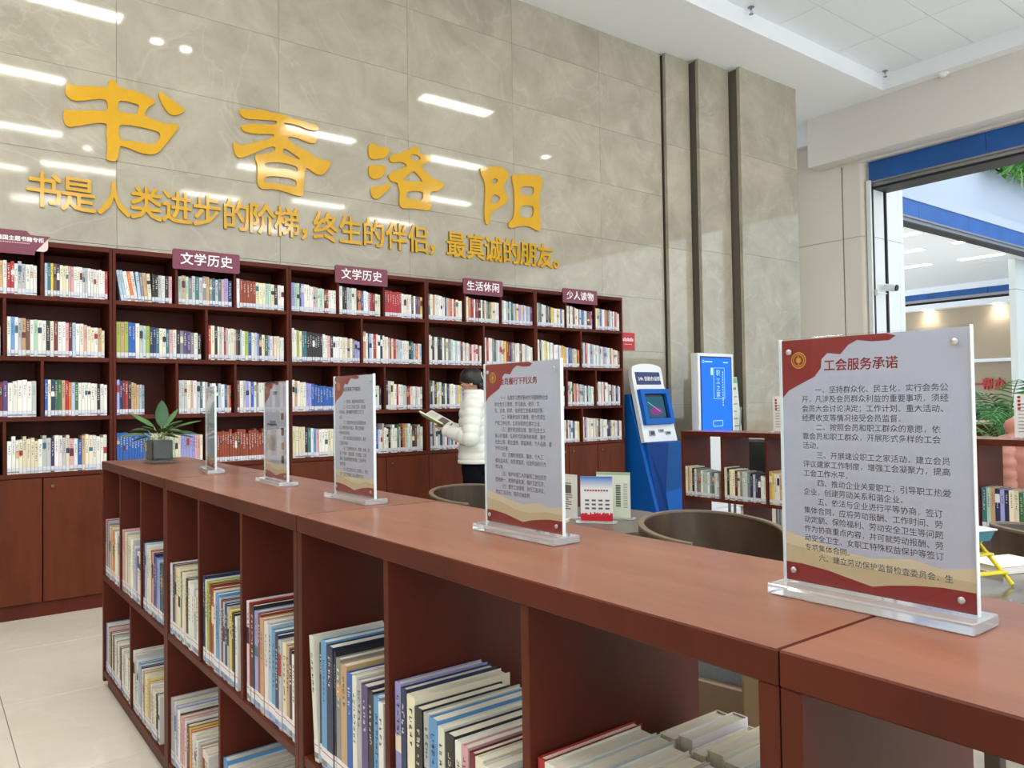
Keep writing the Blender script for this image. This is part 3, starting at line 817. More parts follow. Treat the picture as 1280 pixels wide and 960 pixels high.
rown = ['top shelf', 'second shelf', 'third shelf', 'fourth shelf']
bay3 = ['left bay', 'middle bay', 'right bay']; bay2 = ['left bay', 'right bay']
sets = {
 (0, 0, 2): ['pale blue', 'teal', 'yellow', 'brown', 'navy', 'cream', 'cream', 'cream', 'pink', 'pink', 'white', 'white', 'white', 'pale grey', 'pale grey', 'white', 'white', 'white', 'white', 'white', 'white', 'red'],
 (0, 0, 1): ['white', 'white', 'white', 'white', 'white', 'white', 'white', 'white', 'tan', 'white', 'red', 'red', 'white', 'pale grey', 'pale grey', 'white', 'white', 'white'],
 (0, 1, 1): ['white', 'sky', 'white', 'pale grey', 'tan', 'brown', 'white', 'mint', 'white', 'white', 'black', 'cream', 'maroon', 'white', 'white', 'pink', 'maroon', 'pale blue', 'white', 'cream', 'pink', 'cream', 'cream', 'white', 'tan', 'cream', 'cream'],
 (0, 2, 1): ['white', 'white', 'red', 'red', 'maroon', 'white', 'white', 'maroon', 'purple', 'white', 'white', 'white', 'white', 'white', 'pale grey', 'white'],
 (0, 2, 2): ['blue', 'cream', 'navy', 'green', 'green', 'tan', 'red', 'orange', 'pale blue', 'green', 'white', 'white', 'white', 'white', 'white', 'white', 'black', 'white', 'white'],
 (0, 3, 1): ['white', 'white', 'white'] + ['cream'] * 5 + ['white', 'pale grey', 'pale grey', 'navy', 'white', 'white', 'pale grey', 'cream', 'pink', 'white', 'blue', 'tan', 'cream', 'cream', 'white', 'white', 'white', 'white'],
 (1, 0, 0): ['pale blue', 'pale blue', 'white', 'orange', 'white', 'pale blue', 'grey', 'tan', 'cream', 'black', 'black', 'pale grey', 'white', 'black', 'pink', 'pink', 'pink'],
 (1, 0, 1): ['mint', 'tan', 'mint', 'grey', 'pale grey', 'teal', 'pale grey', 'grey', 'tan', 'grey', 'teal', 'pale grey', 'teal', 'pink', 'lavender', 'navy'],
 (1, 0, 2): ['white', 'rust', 'rust', 'rust', 'rust', 'rust', 'cream', 'cream', 'cream', 'mint', 'mint', 'cream', 'black', 'white', 'white'],
 (1, 1, 0): ['lime', 'tan', 'lime', 'blue', 'blue', 'cream', 'pale grey', 'mint', 'lime', 'navy', 'navy', 'teal', 'cream', 'white', 'teal', 'pink', 'white', 'black', 'grey', 'purple', 'purple', 'grey', 'white', 'black', 'white'],
 (1, 2, 0): ['lavender', 'navy', 'maroon', 'red', 'black', 'tan', 'tan', 'tan', 'pale blue', 'grey'],
 (1, 3, 0): ['blue'] * 12 + ['white', 'pale grey', 'white', 'white', 'cream', 'white', 'cream', 'white', 'cream', 'cream', 'cream'] + ['lavender'] * 5 + ['pink', 'pink', 'cream'],
 (1, 3, 1): ['rust'] * 30,
 (2, 2, 0): ['white', 'tan', 'white', 'cream', 'white', 'lavender', 'lavender'] + ['blue'] * 9,
 (2, 0, 2): ['red'] * 7 + ['white', 'white', 'cream', 'white', 'black', 'white', 'purple', 'brown', 'yellow'],
 (2, 1, 0): ['white', 'white', 'lime', 'cream', 'teal', 'teal'] + ['black'] * 6 + ['white', 'white', 'pink', 'black', 'white', 'white', 'white', 'white', 'cream', 'white', 'tan', 'white', 'grey', 'lavender', 'lavender', 'white'],
 (2, 3, 0): ['cream', 'cream', 'cream', 'cream', 'black', 'teal', 'white', 'sky', 'pink', 'white', 'white', 'white', 'cream', 'cream', 'pale grey', 'white', 'white', 'tan', 'white', 'white', 'cream', 'white', 'pale blue', 'white'],
}
slant = {(1, 0, 0): [9] * 5 + [6, 5, 5, 4]}
for u in range(5):
    x0, x1 = UX[u], UX[u + 1]
    for r in range(4):
        n = 3 if r % 2 == 0 else 2
        zb = SHZ[r + 1][1] + 0.0005
        hr = [(0.185, 0.212), (0.18, 0.245), (0.195, 0.235), (0.20, 0.235)][r]
        if u >= 2: hr = (hr[0] - 0.01, hr[1] + 0.008)
        for k in range(n):
            a = x0 + (x1 - x0) * k / n + (0.021 if k == 0 else 0.010)
            c = x0 + (x1 - x0) * (k + 1) / n - (0.021 if k == n - 1 else 0.010)
            cols = sets.get((u, r, k))
            wr = (0.011, 0.026)
            if cols: wave = (c - a - 0.012) / len(cols); wr = (wave * 0.82, wave * 1.12)
            if (u, r, k) == (1, 2, 0): wr = (0.014, 0.019)
            bn = (bay3 if n == 3 else bay2)[k]
            def lf(i, cn, w, h, u=u, r=r, bn=bn):
                return '%s%s book, %s from left, %s, %s, %s' % ('thick ' if w > 0.0225 else ('thin ' if w < 0.0125 else ''), cn, ordinal(i), rown[r], bn, unit_name[u])
            sl_ = slant.get((u, r, k), ())
            lean_off = 0.03 if sl_ else 0
            srt = (u, r, k) not in ((0, 3, 1),)
            fill(a + lean_off, c, (lambda s, a=a + lean_off: ((a + s, 5.692 + random.uniform(0, 0.004)), 0.0)), zb, hr, lf, 'books in the wall bookcases', cols, wr, (0.13, 0.16), 'wall', srt and random.random() < 0.85, sl_)

# ================================================================ LOW BOOKCASES (open, no backs)
def low_unit(lab, X0, X1, y0, y1, top, mid, cat='bookcase', group='low open bookcases', T=0.024, tt=0.037, lay=(3, 2)):
    """front at x = X0 (towards -x), runs y0..y1"""
    U = empty('low_bookcase', lab, cat, (0, 0, 0), group=group)
    y0 += 0.0008; y1 -= 0.0008
    bx('side_panel', M_wood, U, X0 + 0.001, X1 - 0.001, y0, y0 + T, 0.03, top - tt)
    bx('side_panel', M_wood, U, X0 + 0.001, X1 - 0.001, y1 - T, y1, 0.03, top - tt)
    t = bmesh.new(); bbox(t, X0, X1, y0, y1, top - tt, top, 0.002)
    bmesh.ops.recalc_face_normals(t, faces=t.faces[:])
    for f_ in t.faces: f_.material_index = 0 if f_.normal.z > 0.9 else 1  # upward face takes the lit tone, edges the plain cherry
    obj('top_board', t, [M_toplit, M_wood], U)
    bx('shelf', M_wood, U, X0 + 0.003, X1 - 0.003, y0 + T, y1 - T, mid - 0.024, mid)
    bx('bottom_board', M_wood, U, X0 + 0.003, X1 - 0.003, y0 + T, y1 - T, 0.055, 0.078)
    bx('plinth', M_wood, U, X0 + 0.02, X1 - 0.02, y0 + 0.02, y1 - 0.02, 0.0, 0.054)
    for (n, za, zb) in ((lay[0], mid, top - tt), (lay[1], 0.078, mid - 0.024)):
        for k in range(1, n):
            yc = y0 + (y1 - y0) * k / n
            bx('divider', M_wood, U, X0 + 0.004, X1 - 0.004, yc - 0.009, yc + 0.009, za, zb)
    return U
CX0, CX1 = 0.678, 1.052
CY = [4.08, 2.900, 1.704, 0.462, -0.74]
cl = ['low open cherry bookcase at the far end of the counter row, potted plant on top',
      'low open cherry bookcase second in the counter row, full of upright books',
      'low open cherry bookcase third in the row, with large pale books in its nearest bay',
      'nearest low cherry bookcase, bottom right corner, large acrylic notice across its joint']
for k in range(4):
    low_unit(cl[k], CX0, CX1, CY[k + 1], CY[k], 1.05, 0.52)
FXa = 4.965
FY = [4.25, 3.045, 2.02, 0.82]
fl = ['low open cherry bookcase beyond the round table, beside the blue kiosk', 'low open cherry bookcase mostly hidden behind the nearest acrylic notice',
      'low open cherry bookcase at right edge with pink jacket behind it']
for k in range(3):
    low_unit(fl[k], FXa, FXa + 0.35, FY[k + 1], FY[k], 1.04, 0.515, group='low open bookcases beyond the tables')

cu = ['farthest low bookcase', 'second low bookcase', 'third low bookcase', 'nearest low bookcase']
bayn = ['far bay', 'middle bay', 'near bay']; bayl = ['far bay', 'near bay']
near_cols = {
 (0, 0, 0): ['pink', 'purple', 'pale grey', 'grey', 'cream', 'tan', 'cream', 'orange', 'pale grey', 'white', 'cream', 'white', 'tan', 'white'],
 (0, 0, 1): ['pink', 'pink', 'cream', 'pale grey', 'cream', 'cream', 'white', 'white', 'pale grey', 'white', 'lavender', 'white', 'cream', 'white'],
 (0, 0, 2): ['navy', 'pale blue', 'white', 'white', 'cream', 'rust', 'pink', 'navy', 'blue', 'lavender', 'pale blue', 'navy', 'teal', 'navy', 'black'],
 (1, 0, 0): ['white', 'navy', 'tan', 'cream', 'cream', 'green', 'cream', 'cream', 'black', 'white', 'white', 'pale grey', 'white', 'white'],
 (1, 0, 1): [('navy', .02, .262), ('white', .018, .252), ('lime', .024, .25), ('rust', .02, .246), ('rust', .028, .24), ('cream', .02, .236), ('sky', .03, .232), ('pale grey', .016, .224), ('maroon', .018, .222), ('pale blue', .016, .22), ('navy', .022, .218), ('pale grey', .016, .214), ('yellow', .026, .21), ('black', .02, .206), ('white', .02, .2)],
 (1, 0, 2): [('white', .026, .262), ('red', .010, .262), ('black', .024, .258), ('lavender', .026, .248), ('rust', .02, .246), ('tan', .024, .24), ('white', .026, .236), ('pale blue', .022, .234), ('sky', .03, .226), ('navy', .022, .222), ('pale grey', .018, .214), ('cream', .026, .212), ('tan', .02, .21), ('black', .018, .206), ('white', .02, .2), ('pink', .02, .198)],
 (2, 0, 0): [('white', .022, .268), ('black', .014, .262), ('sky', .028, .272), ('navy', .032, .268), ('black', .010, .262), ('grey', .024, .252), ('tan', .028, .246), ('blue', .024, .236), ('white', .018, .236), ('pale grey', .020, .232), ('purple', .028, .23), ('black', .020, .226), ('sky', .026, .222), ('white', .02, .218), ('cream', .02, .214), ('teal', .022, .21)],
 (2, 0, 1): [('lavender', .022, .272), ('navy', .020, .268), ('cream', .030, .262), ('black', .026, .25), ('pale grey', .02, .247), ('sky', .028, .246), ('white', .020, .24), ('black', .028, .236), ('white', .02, .232), ('pink', .020, .232), ('maroon', .016, .228), ('cream', .022, .226), ('white', .026, .222), ('navy', .02, .21), ('lime', .026, .208), ('cream', .02, .2)],
 (2, 0, 2): [('red', .016, .281), ('white', .034, .280), ('pale grey', .03, .278), ('white', .03, .274), ('cream', .03, .27), ('pale grey', .024, .268), ('cream', .028, .266), ('maroon', .02, .264), ('white', .03, .262), ('orange', .018, .258), ('cream', .03, .256), ('white', .03, .25)],
 (0, 1, 0): ['sky', 'white', 'maroon', 'pink', 'black', 'cream', 'maroon', 'mint', 'white', 'grey', 'white', 'cream', 'brown', 'white', 'white', 'pale blue', 'cream', 'white', 'tan', 'white'],
 (0, 1, 1): [('white', .034, .235), ('pale grey', .036, .23), ('white', .022, .215), ('sky', .02, .21), ('pale blue', .026, .205), ('navy', .016, .205), ('white', .02, .2), ('tan', .026, .198), ('cream', .024, .194), ('cream', .022, .19), ('yellow', .02, .186), ('tan', .022, .182), ('white', .026, .18), ('pale grey', .022, .178), ('cream', .022, .176), ('white', .02, .172), ('black', .02, .17), ('white', .026, .17)],
 (1, 1, 0): [('pale grey', .036, .222), ('cream', .02, .216), ('lavender', .028, .21), ('white', .028, .205), ('black', .012, .2), ('pink', .022, .198), ('pink', .018, .196), ('white', .022, .194), ('maroon', .03, .19), ('yellow', .014, .188), ('orange', .018, .186), ('white', .022, .182), ('cream', .026, .18), ('white', .02, .178), ('pale grey', .022, .176), ('tan', .02, .172), ('white', .024, .17), ('cream', .02, .17), ('white', .02, .168)],
 (1, 1, 1): [('sky', .034, .222), ('white', .03, .21), ('cream', .034, .208), ('pale grey', .03, .205), ('cream', .03, .2), ('white', .03, .198), ('tan', .03, .194), ('pale grey', .03, .19), ('white', .03, .186), ('cream', .03, .18)],
}
for k in range(3):
    ya, yb = CY[k], CY[k + 1]
    for row, n in ((0, 3), (1, 2)):
        zb = 0.5205 if row == 0 else 0.0785
        for j in range(n):
            A = ya - (ya - yb) * j / n - (0.026 if j == 0 else 0.011)
            B = ya - (ya - yb) * (j + 1) / n + (0.026 if j == n - 1 else 0.011)
            cols = near_cols.get((k, row, j))
            wr = (0.016, 0.03)
            if cols and not isinstance(cols[0], tuple):
                wave = (A - B - 0.012) / len(cols); wr = (wave * 0.85, wave * 1.1)
            bn = (bayn if n == 3 else bayl)[j]
            def lf(i, cn, w, h, k=k, row=row, bn=bn):
                return '%s%s book, %s from far end, %s shelf, %s, %s' % ('thick ' if w > 0.0245 else ('thin ' if w < 0.017 else ''), cn, ordinal(i), ['upper', 'lower'][row], bn, cu[k])
            ln = ()
            off = 0.0
            if (k, row, j) == (2, 0, 0): ln = (6,); off = 0.036
            dr = (0.19, 0.21) if (k, row, j) in ((2, 0, 2), (2, 0, 1)) else (0.165, 0.19)
            fill(B, A - off, (lambda s, A=A - off: ((0.688 + random.uniform(0, 0.004), A - s), -PI / 2)), zb, (0.20, 0.262) if row == 0 else (0.17, 0.225), lf, 'books in the low counter bookcases', cols, wr, dr, 'counter', True if not (cols and isinstance(cols[0], tuple)) else False, ln)
            if k == 2 and row == 0:      # books shelved from the other side
                def lf2(i, cn, w, h, k=k, bn=bn):
                    return '%s back-row book, %s from near end, %s, %s' % (cn, ordinal(i), bn, cu[k])
                bc = {1: ['cream', 'grey', 'pale grey', 'black', 'white', 'tan', 'white', 'cream', 'pale grey', 'white'], 2: ['white', 'cream', 'pale blue', 'white', 'cream', 'white', 'pale grey', 'cream'], 0: ['white'] * 8}[j]
                fill(B, A - 0.02, (lambda s, B=B: ((1.045, B + s), PI / 2)), zb, (0.20, 0.24), lf2, 'books shelved from the far side of the counter', bc, (0.028, 0.036), (0.13, 0.14), 'counter', False) if j < 2 else fill(B, A - 0.02, (lambda s, B=B: ((1.035, B + s), PI / 2)), zb, (0.262, 0.285), lf2, 'books shelved from the far side of the counter', ['cream', 'orange', 'white', 'cream', 'maroon', 'pale blue', 'white', 'cream', 'white', 'white', 'cream'], (0.024, 0.034), (0.13, 0.14), 'counter', False)

fu = ['low bookcase beside kiosk', 'low bookcase behind big notice', 'low bookcase at right edge']
for k in range(3):
    ya, yb = FY[k], FY[k + 1]
    for j in range(3):
        A = ya - (ya - yb) * j / 3 - (0.026 if j == 0 else 0.011)
        B = ya - (ya - yb) * (j + 1) / 3 + (0.026 if j == 2 else 0.011)
        cols = {(0, 0): ['cream', 'tan', 'cream', 'black', 'white', 'grey', 'grey', 'white', 'pale grey', 'mint', 'white', 'grey', 'teal', 'cream', 'pale grey', 'white'],
                (0, 1): ['cream', 'black', 'cream', 'cream', 'maroon', 'cream', 'grey', 'pale grey', 'mint', 'grey', 'navy', 'pale grey', 'navy', 'black', 'white', 'white'],
                (2, 0): ['teal', 'mint', 'tan', 'navy', 'lavender', 'navy', 'cream', 'cream', 'green', 'cream', 'lime', 'maroon', 'white', 'cream']}.get((k, j))
        wave = (A - B - 0.014) / (len(cols) if cols else 16)
        def lf(i, cn, w, h, k=k, j=j):
            return '%s book, %s from left, %s, %s' % (cn, ordinal(i), bayn[j].replace('far bay', 'left bay').replace('near bay', 'right bay'), fu[k])
        fill(B, A, (lambda s, A=A: ((4.98, A - s), -PI / 2)), 0.5155, (0.195, 0.25), lf, 'books in the low bookcase beyond the tables', cols, (wave * 0.85, wave * 1.1), (0.15, 0.17), 'far', True)

# ---- build them: the 300 that show largest singly, the rest as one
def book_T(B):
    T = Matrix.Translation(B['pos']) @ Matrix.Rotation(B['rz'], 4, 'Z')
    return T
vis = []
for B in BOOKS:
    T = book_T(B)
    ok = near_ok = False
    for q in ((B['w'] / 2, 0, 0.01), (B['w'] / 2, 0, B['h']), (0, B['d'], B['h'])):
        x, y = view_px(T @ Vector(q))
        if -25 < x < 1305 and -25 < y < 985: ok = True
        if -420 < x < 1500 and -60 < y < 1500: near_ok = True
    if ok or near_ok:
        c = T @ Vector((0, 0, B['h'] / 2))
        B['dist'] = (c - Vector((0, 0, CAM_H))).length * (1.0 if B['style'] == 'counter' else 1.05) + (0 if ok else 50)
        vis.append(B)
vis.sort(key=lambda b: b['dist'])
NIND = 300
rest = CB()
for bi, B in enumerate(vis):
    col = jitter(PAL[B['cn']])
    w, d, h = B['w'], B['d'], B['h']
    L = Matrix.Identity(4)
    if B['lean']:
        L = Matrix.Rotation(R(-B['lean']), 4, 'Y')
        if B['style'] == 'counter': L = Matrix.Rotation(R(-B['lean']), 4, 'Y')
    if bi < NIND:
        lab = B['lf'](B['i'], B['cn'], w, h)
        if B['style'] == 'counter':
            o = empty('book', lab, 'book', B['pos'], B['rz'], B['group'])
            cb = CB(); book_shell(cb, w, d, h, col, L)
            cb.build('cover', M_book, o)
            cb = CB(); book_pages(cb, w, d, h, L, 0); cb.build('page_block', M_pages, o)
            if B['group'].startswith('books in the low'):
                cb = CB(); z0 = 0.006
                cb.box(0.0005, w - 0.0005, -0.0004, 0, z0, z0 + 0.040, srgb(224, 224, 226), L, skip='k')
                bc = random.choice([srgb(120, 150, 195), srgb(120, 120, 130), srgb(150, 175, 210)])
                cb.box(0.0005, w - 0.0005, -0.0007, -0.0004, z0 + 0.002, z0 + 0.014, bc, L, skip='k')
                cb.box(0.0005, w - 0.0005, -0.0007, -0.0004, z0 + 0.029, z0 + 0.031, srgb(176, 90, 90), L, skip='k')
                cb.build('shelf_mark', M_book, o)
            cb = CB(); random.seed(bi); spine_marks(cb, w, h, B['cn'], L, lab=False)
            cb.build('spine_title', M_book, o)
        else:
            cb = CB(); book_shell(cb, w, d, h, col, L); book_pages(cb, w, d, h, L, 1); spine_marks(cb, w, h, B['cn'], L, fine=True)
            o = cb.build('book', [M_book, M_pages], None, B['pos'], (0, 0, B['rz']))
            tag(o, lab, 'book', B['group'])
    else:
        T = book_T(B) @ L
        book_shell(rest, w, d, h, col, T); book_pages(rest, w, d, h, T, 1)
        spine_marks(rest, w, h, B['cn'], T, fine=(B['dist'] % 50 < 7.2))
o = rest.build('book_rows', [M_book, M_pages])
tag(o, 'rows of small mixed-colour book spines filling the farther bays of the wall bookcases', 'books', kind='stuff')
print('BOOKS', len(vis))

# ================================================================ PLAQUES ON THE BOOKCASES
def plaque(x0, x1, txt, lab):
    P = empty('section_sign', lab, 'sign', ((x0 + x1) / 2, 5.672, 2.325), group='maroon section signs on the bookcases')
    w = (x1 - x0) / 2
    t = bmesh.new()
    pts = []
    for cx, cz, a0 in ((w - .012, .058, 0), (-w + .012, .058, 90), (-w + .012, -.058, 180), (w - .012, -.058, 270)):
        for k in range(5):
            a = R(a0 + 22.5 * k); pts.append((cx + .012 * math.cos(a), cz + .012 * math.sin(a)))
    prism(t, pts, -0.008, 0.004)
    obj('plate', t, M_plaque, P)
    text_obj('lettering', txt, M_textw, P, (0, -0.0095, 0), size=0.088, extrude=0.0008, bold=0.0011, spacing=1.06, sx=1.0)
plaque(1.383, 1.843, '文学历史', 'maroon sign 文学历史 on the second wall bookcase from the left')
plaque(2.585, 3.045, '文学历史', 'maroon sign 文学历史 on the third wall bookcase from the left')
plaque(3.79, 4.22, '生活休闲', 'maroon sign 生活休闲 on the bookcase above the woman')
plaque(4.945, 5.40, '少人读物', 'maroon sign 少人读物 on the rightmost wall bookcase')
P = empty('theme_board', 'maroon shaped board 强国主题书籍专柜 with folded pink corner, at left edge', 'sign', (0, 5.665, 2.33))
t = bmesh.new(); prism(t, [(-0.55, -.07), (0.565, -.07), (0.572, -.04), (0.652, .055), (0.545, .055), (0.525, .078), (-0.55, .078)], -0.008, 0.004); obj('plate', t, M_plaque, P)
t = bmesh.new(); prism(t, [(0.574, -.042), (0.618, -.042), (0.634, -.034), (0.640, -.018), (0.640, .035), (0.650, .052)], -0.004, 0.004); obj('folded_corner', t, mat('pink_fold', srgb(226, 196, 192), 0.5), P)
text_obj('lettering', '强国主题书籍专柜', M_textw, P, (0.492, -0.0095, 0.024), size=0.0315, extrude=0.0008, bold=0.0006)
random.seed(5)
cb = CB()
for row, (zz, hh, n, x0) in enumerate(((0.0, 0.007, 60, 0.33), (-0.024, 0.008, 9, 0.33))):
    for i in range(n):
        xx = x0 + i * (0.0088 if row == 0 else 0.028) + 0.01
        if xx > 0.54 - 0.05 * row * 3: break
        cb.quad([(xx, -0.0098, zz - hh / 2), (xx + (0.006 if row == 0 else 0.014), -0.0098, zz - hh / 2), (xx + (0.006 if row == 0 else 0.014), -0.0098, zz + hh / 2), (xx, -0.0098, zz + hh / 2)], srgb(206, 168, 182))
cb.build('small_lettering', M_book, P)
# little red notice on the marble beside the last bookcase
P = empty('wall_notice', 'small red notice with white lettering on marble, right of the last bookcase', 'sign', (6.16, 6.016, 1.945))
t = bmesh.new(); bbox(t, -0.12, 0.13, -0.008, 0, -0.095, 0.095, 0.002); obj('plate', t, mat('notice_red', srgb(190, 24, 40), 0.4), P)
cb = CB()
for i in range(7):
    cb.quad([(-0.06 + i * 0.024, -0.009, 0.0), (-0.042 + i * 0.024, -0.009, 0.0), (-0.042 + i * 0.024, -0.009, 0.03 + 0.01 * (i % 2)), (-0.06 + i * 0.024, -0.009, 0.03 + 0.01 * (i % 2))], srgb(240, 220, 220))
cb.quad([(-0.04, -0.009, -0.035), (0.08, -0.009, -0.035), (0.08, -0.009, -0.03), (-0.04, -0.009, -0.03)], srgb(240, 190, 190))
cb.build('lettering', M_book, P)

# ================================================================ ACRYLIC NOTICES
T5 = '''　　一、坚持群众化、民主化，实行会务公
开，凡涉及会员群众利益的重要事项，须经
会员大会讨论决定；工作计划、重大活动、
经费收支等情况接受会员监督。
　　二、按照会员和职工群众的意愿，依
靠会员和职工群众，开展形式多样的工会
活动。
　　三、开展建设职工之家活动，建立会员
评议建家工作制度，增强工会凝聚力，提高
工会工作水平。
　　四、推动企业关爱职工，引导职工热爱
企业，创建劳动关系和谐企业。
　　五、依法与企业进行平等协商，签订
集体合同，应将劳动报酬、工作时间、劳
动定额、保险福利、劳动安全卫生等问题
作为协商重点内容，并可就劳动报酬、劳
动安全卫生、女职工特殊权益保护等签订
专项集体合同。
　　六、建立劳动保护监督检查委员会，生'''
T4 = '''　　（一）认真学习贯彻新时代中国特色社会
的社会主义思想，学习政治、经济、文
化、法律、科学、技术和工会基本知识等。
　　（二）积极参加民主管理，努力完成生
产和工作任务，立足本职岗位建功立业。
　　（三）遵守宪法和法律，践行社会主义
核心价值观，弘扬中华民族传统美德，恪守
社会公德、职业道德、家庭美德、个人品德，遵
守劳动纪律。
　　（四）正确处理国家、集体、个人三
者利益关系，向危害国家、社会利益的行为
作斗争。
　　（五）维护中国工人阶级和工会组织的
团结统一，发扬阶级友爱，搞好互助互济。
　　（六）遵守工会章程，执行工会决议，
参加工会活动，按月交纳会费。'''
T3 = '''　　（一）选举权、被选举权和表决权。
　　（二）对工会工作进行监督，提出意
见和建议，要求撤换不称职的工会工作
人员。
　　（三）对国家和社会生活问题及本单
位工作提出批评与建议，要求工会组织
向有关方面反映。
　　（四）在合法权益受到侵犯时，要求
工会给予保护。
　　（五）工会提供的文化、教育、体育、旅
游、疗休养、互助保障、生活救助、法律
服务、就业服务等优惠待遇；工会给予的
各种奖励。
　　（六）在工会会议和工会媒体上，参加
关于工会工作和职工关心问题的讨论。'''
T2 = '''　　一、劳动保护监督
　　二、法律援助'''
CR, SAND, SAND2 = srgb(138, 42, 44), srgb(200, 184, 150), srgb(214, 202, 172)
PAPER = srgb(184, 190, 210)
def tri_poly(cb, pts, y, col):
    """fan-safe polygon through bmesh triangulation"""
    t = bmesh.new(); f = t.faces.new([t.verts.new((p[0], y, p[1])) for p in pts]); f.normal_update()
    if f.normal.y > 0: f.normal_flip()
    bmesh.ops.triangulate(t, faces=[f])
    for f in t.faces: cb.quad([v.co.copy() for v in f.verts], col)
    t.free()
def notice(loc, rz, lab, title, body, fit, pw=0.232, ph=0.312, base_l=0.246, pictures=False, title_c='red', tsize=0.0155, tx=0.0):
    S = empty('notice_stand', lab, 'sign', loc, rz, 'acrylic notices on the low bookcases')
    t = bmesh.new(); bbox(t, -base_l / 2, base_l / 2, -0.031, 0.031, 0.0, 0.013, 0.0012); obj('base', t, M_acrb, S)
    z0 = 0.0132
    t = bmesh.new(); bbox(t, -pw / 2, pw / 2, -0.0035, -0.0009, z0, z0 + ph, 0.0004); bbox(t, -pw / 2, pw / 2, 0.0009, 0.0035, z0, z0 + ph, 0.0004); obj('acrylic_panel', t, M_acr, S)
    for sx in (-1, 1):
        t = bmesh.new(); bbox(t, sx * pw / 2 - 0.0006, sx * pw / 2 + 0.0006, -0.0036, 0.0036, z0, z0 + ph, 0.0002)
        obj('polished_edge', t, mat_edge, S)
    X = lambda u: -pw / 2 + 0.002 + u * (pw - 0.004)
    Z = lambda v: z0 + ph - 0.002 - v * (ph - 0.004)
    cb = CB()
    cb.box(X(0), X(1), -0.0004, 0.0004, Z(1), Z(0), PAPER)
    ins = cb.build('printed_insert', M_print, S)
    # dunes
    def wave(v0, col, y, top):
        cb = CB(); tri_poly(cb, [(X(u), Z(v)) for u, v in top] + [(X(1), Z(v0)), (X(0), Z(v0))], y, col); return cb
    cb = CB()
    tri_poly(cb, [(X(u), Z(v)) for u, v in [(0, .80), (.15, .82), (.35, .85), (.5, .86), (.7, .84), (.85, .86), (1, .84)]] + [(X(1), Z(.999)), (X(0), Z(.999))], -0.00046, SAND2)
    tri_poly(cb, [(X(u), Z(v)) for u, v in [(0, .85), (.2, .865), (.4, .90), (.6, .905), (.8, .885), (1, .89)]] + [(X(1), Z(.999)), (X(0), Z(.999))], -0.00050, SAND)
    cb.build('dune_print', M_print, ins)
    cb = CB()
    tri_poly(cb, [(X(u), Z(v)) for u, v in [(0, .925), (.1, .925), (.25, .935), (.4, .955), (.5, .968), (.6, .95), (.72, .935), (.85, .925), (1, .925), (1, 1), (0, 1)]], -0.00054, CR)
    tri_poly(cb, [(X(u), Z(v)) for u, v in [(0, 0), (.6, 0), (.655, .012), (.62, .028), (.53, .028), (.45, .018), (.40, .035), (.355, .07), (.28, .062), (.245, .085), (.24, .12), (.2, .155), (.11, .185), (.04, .21), (0, .24)]], -0.00054, CR)
    cb.build('ribbon_print', M_print, ins)
    # emblem ring
    t = bmesh.new()
    ex, ez = X(.105), Z(.085)
    Mx = Matrix.Translation((ex, -0.0006, ez)) @ Matrix.Rotation(R(90), 4, 'X')
    for ro, ri in ((0.0105, 0.0092), (0.0078, 0.0068), (0.0036, 0.0)):
        lathe(t, [(ro, 0), (max(ri, 0.0001), 0)], 24, close=False, M=Mx)
    box(t, ex - 0.0006, ex + 0.0006, -0.0008, -0.0006, ez - 0.0062, ez + 0.0062)
    obj('emblem', t, M_inkgold, ins)
    text_obj('title_print', title, M_inkred if title_c == 'red' else M_ink, ins, (X(0.46 + tx), -0.0007, Z(.115)), size=tsize, bold=0.00022, res=1)
    if body:
        me = text_mesh(body, size=0.01, res=1, align='LEFT', line=1.25).copy()
        x0, x1, v0, v1 = fit
        xs_ = [v.co.x for v in me.vertices]; ys_ = [v.co.y for v in me.vertices]
        kx = (X(x1) - X(x0)) / (max(xs_) - min(xs_)); ky = (Z(v0) - Z(v1)) / (max(ys_) - min(ys_))
        for v in me.vertices:
            v.co = ((v.co.x - min(xs_)) * kx, (v.co.y - max(ys_)) * ky, 0)
        me.materials.clear(); me.materials.append(M_ink); me.name = 'body_print'
        meshobj('body_print', me, ins, (X(x0), -0.0007, Z(v0)), (R(90), 0, 0))
    if pictures:
        cb = CB()
        for (u0, u1, v0, v1, c) in ((.1, .55, .43, .45, srgb(120, 120, 130)), (.1, .5, .55, .72, srgb(176, 174, 180)), (.14, .46, .57, .70, srgb(206, 206, 212)),
                                    (.68, .92, .30, .40, srgb(206, 206, 210)), (.74, .86, .32, .39, srgb(120, 96, 90)), (.68, .92, .46, .56, srgb(206, 206, 210)), (.74, .86, .47, .55, srgb(52, 48, 56)),
                                    (.68, .92, .60, .70, srgb(200, 200, 208)), (.74, .86, .62, .69, srgb(150, 104, 92)), (.68, .92, .74, .84, srgb(206, 206, 210)), (.74, .86, .75, .83, srgb(46, 46, 50))):
            y = -0.00062 if (u1 - u0) > 0.2 else -0.0007
            cb.quad([(X(u0), y, Z(v1)), (X(u1), y, Z(v1)), (X(u1), y, Z(v0)), (X(u0), y, Z(v0))], c)
        cb.build('picture_print', M_print, ins)
    for u, v in ((.055, .05), (.94, .05), (.055, .955), (.94, .955)):
        t = bmesh.new(); lathe(t, [(0.0038, 0), (0.0038, 0.0016), (0.0026, 0.0026), (0.0004, 0.003)], 12, M=Matrix.Translation((X(u), -0.0036, Z(v))) @ Matrix.Rotation(R(90), 4, 'X'))
        obj('pin', t, M_pin, S, True)
    return S
mat_edge = mat('acrylic_edge', srgb(214, 226, 226), 0.15)
notice((0.895, 0.479, 1.0505), -PI / 2, 'large acrylic notice 工会服务承诺, the nearest of the five in the row', '工会服务承诺', T5, (.12, .90, .195, .905))
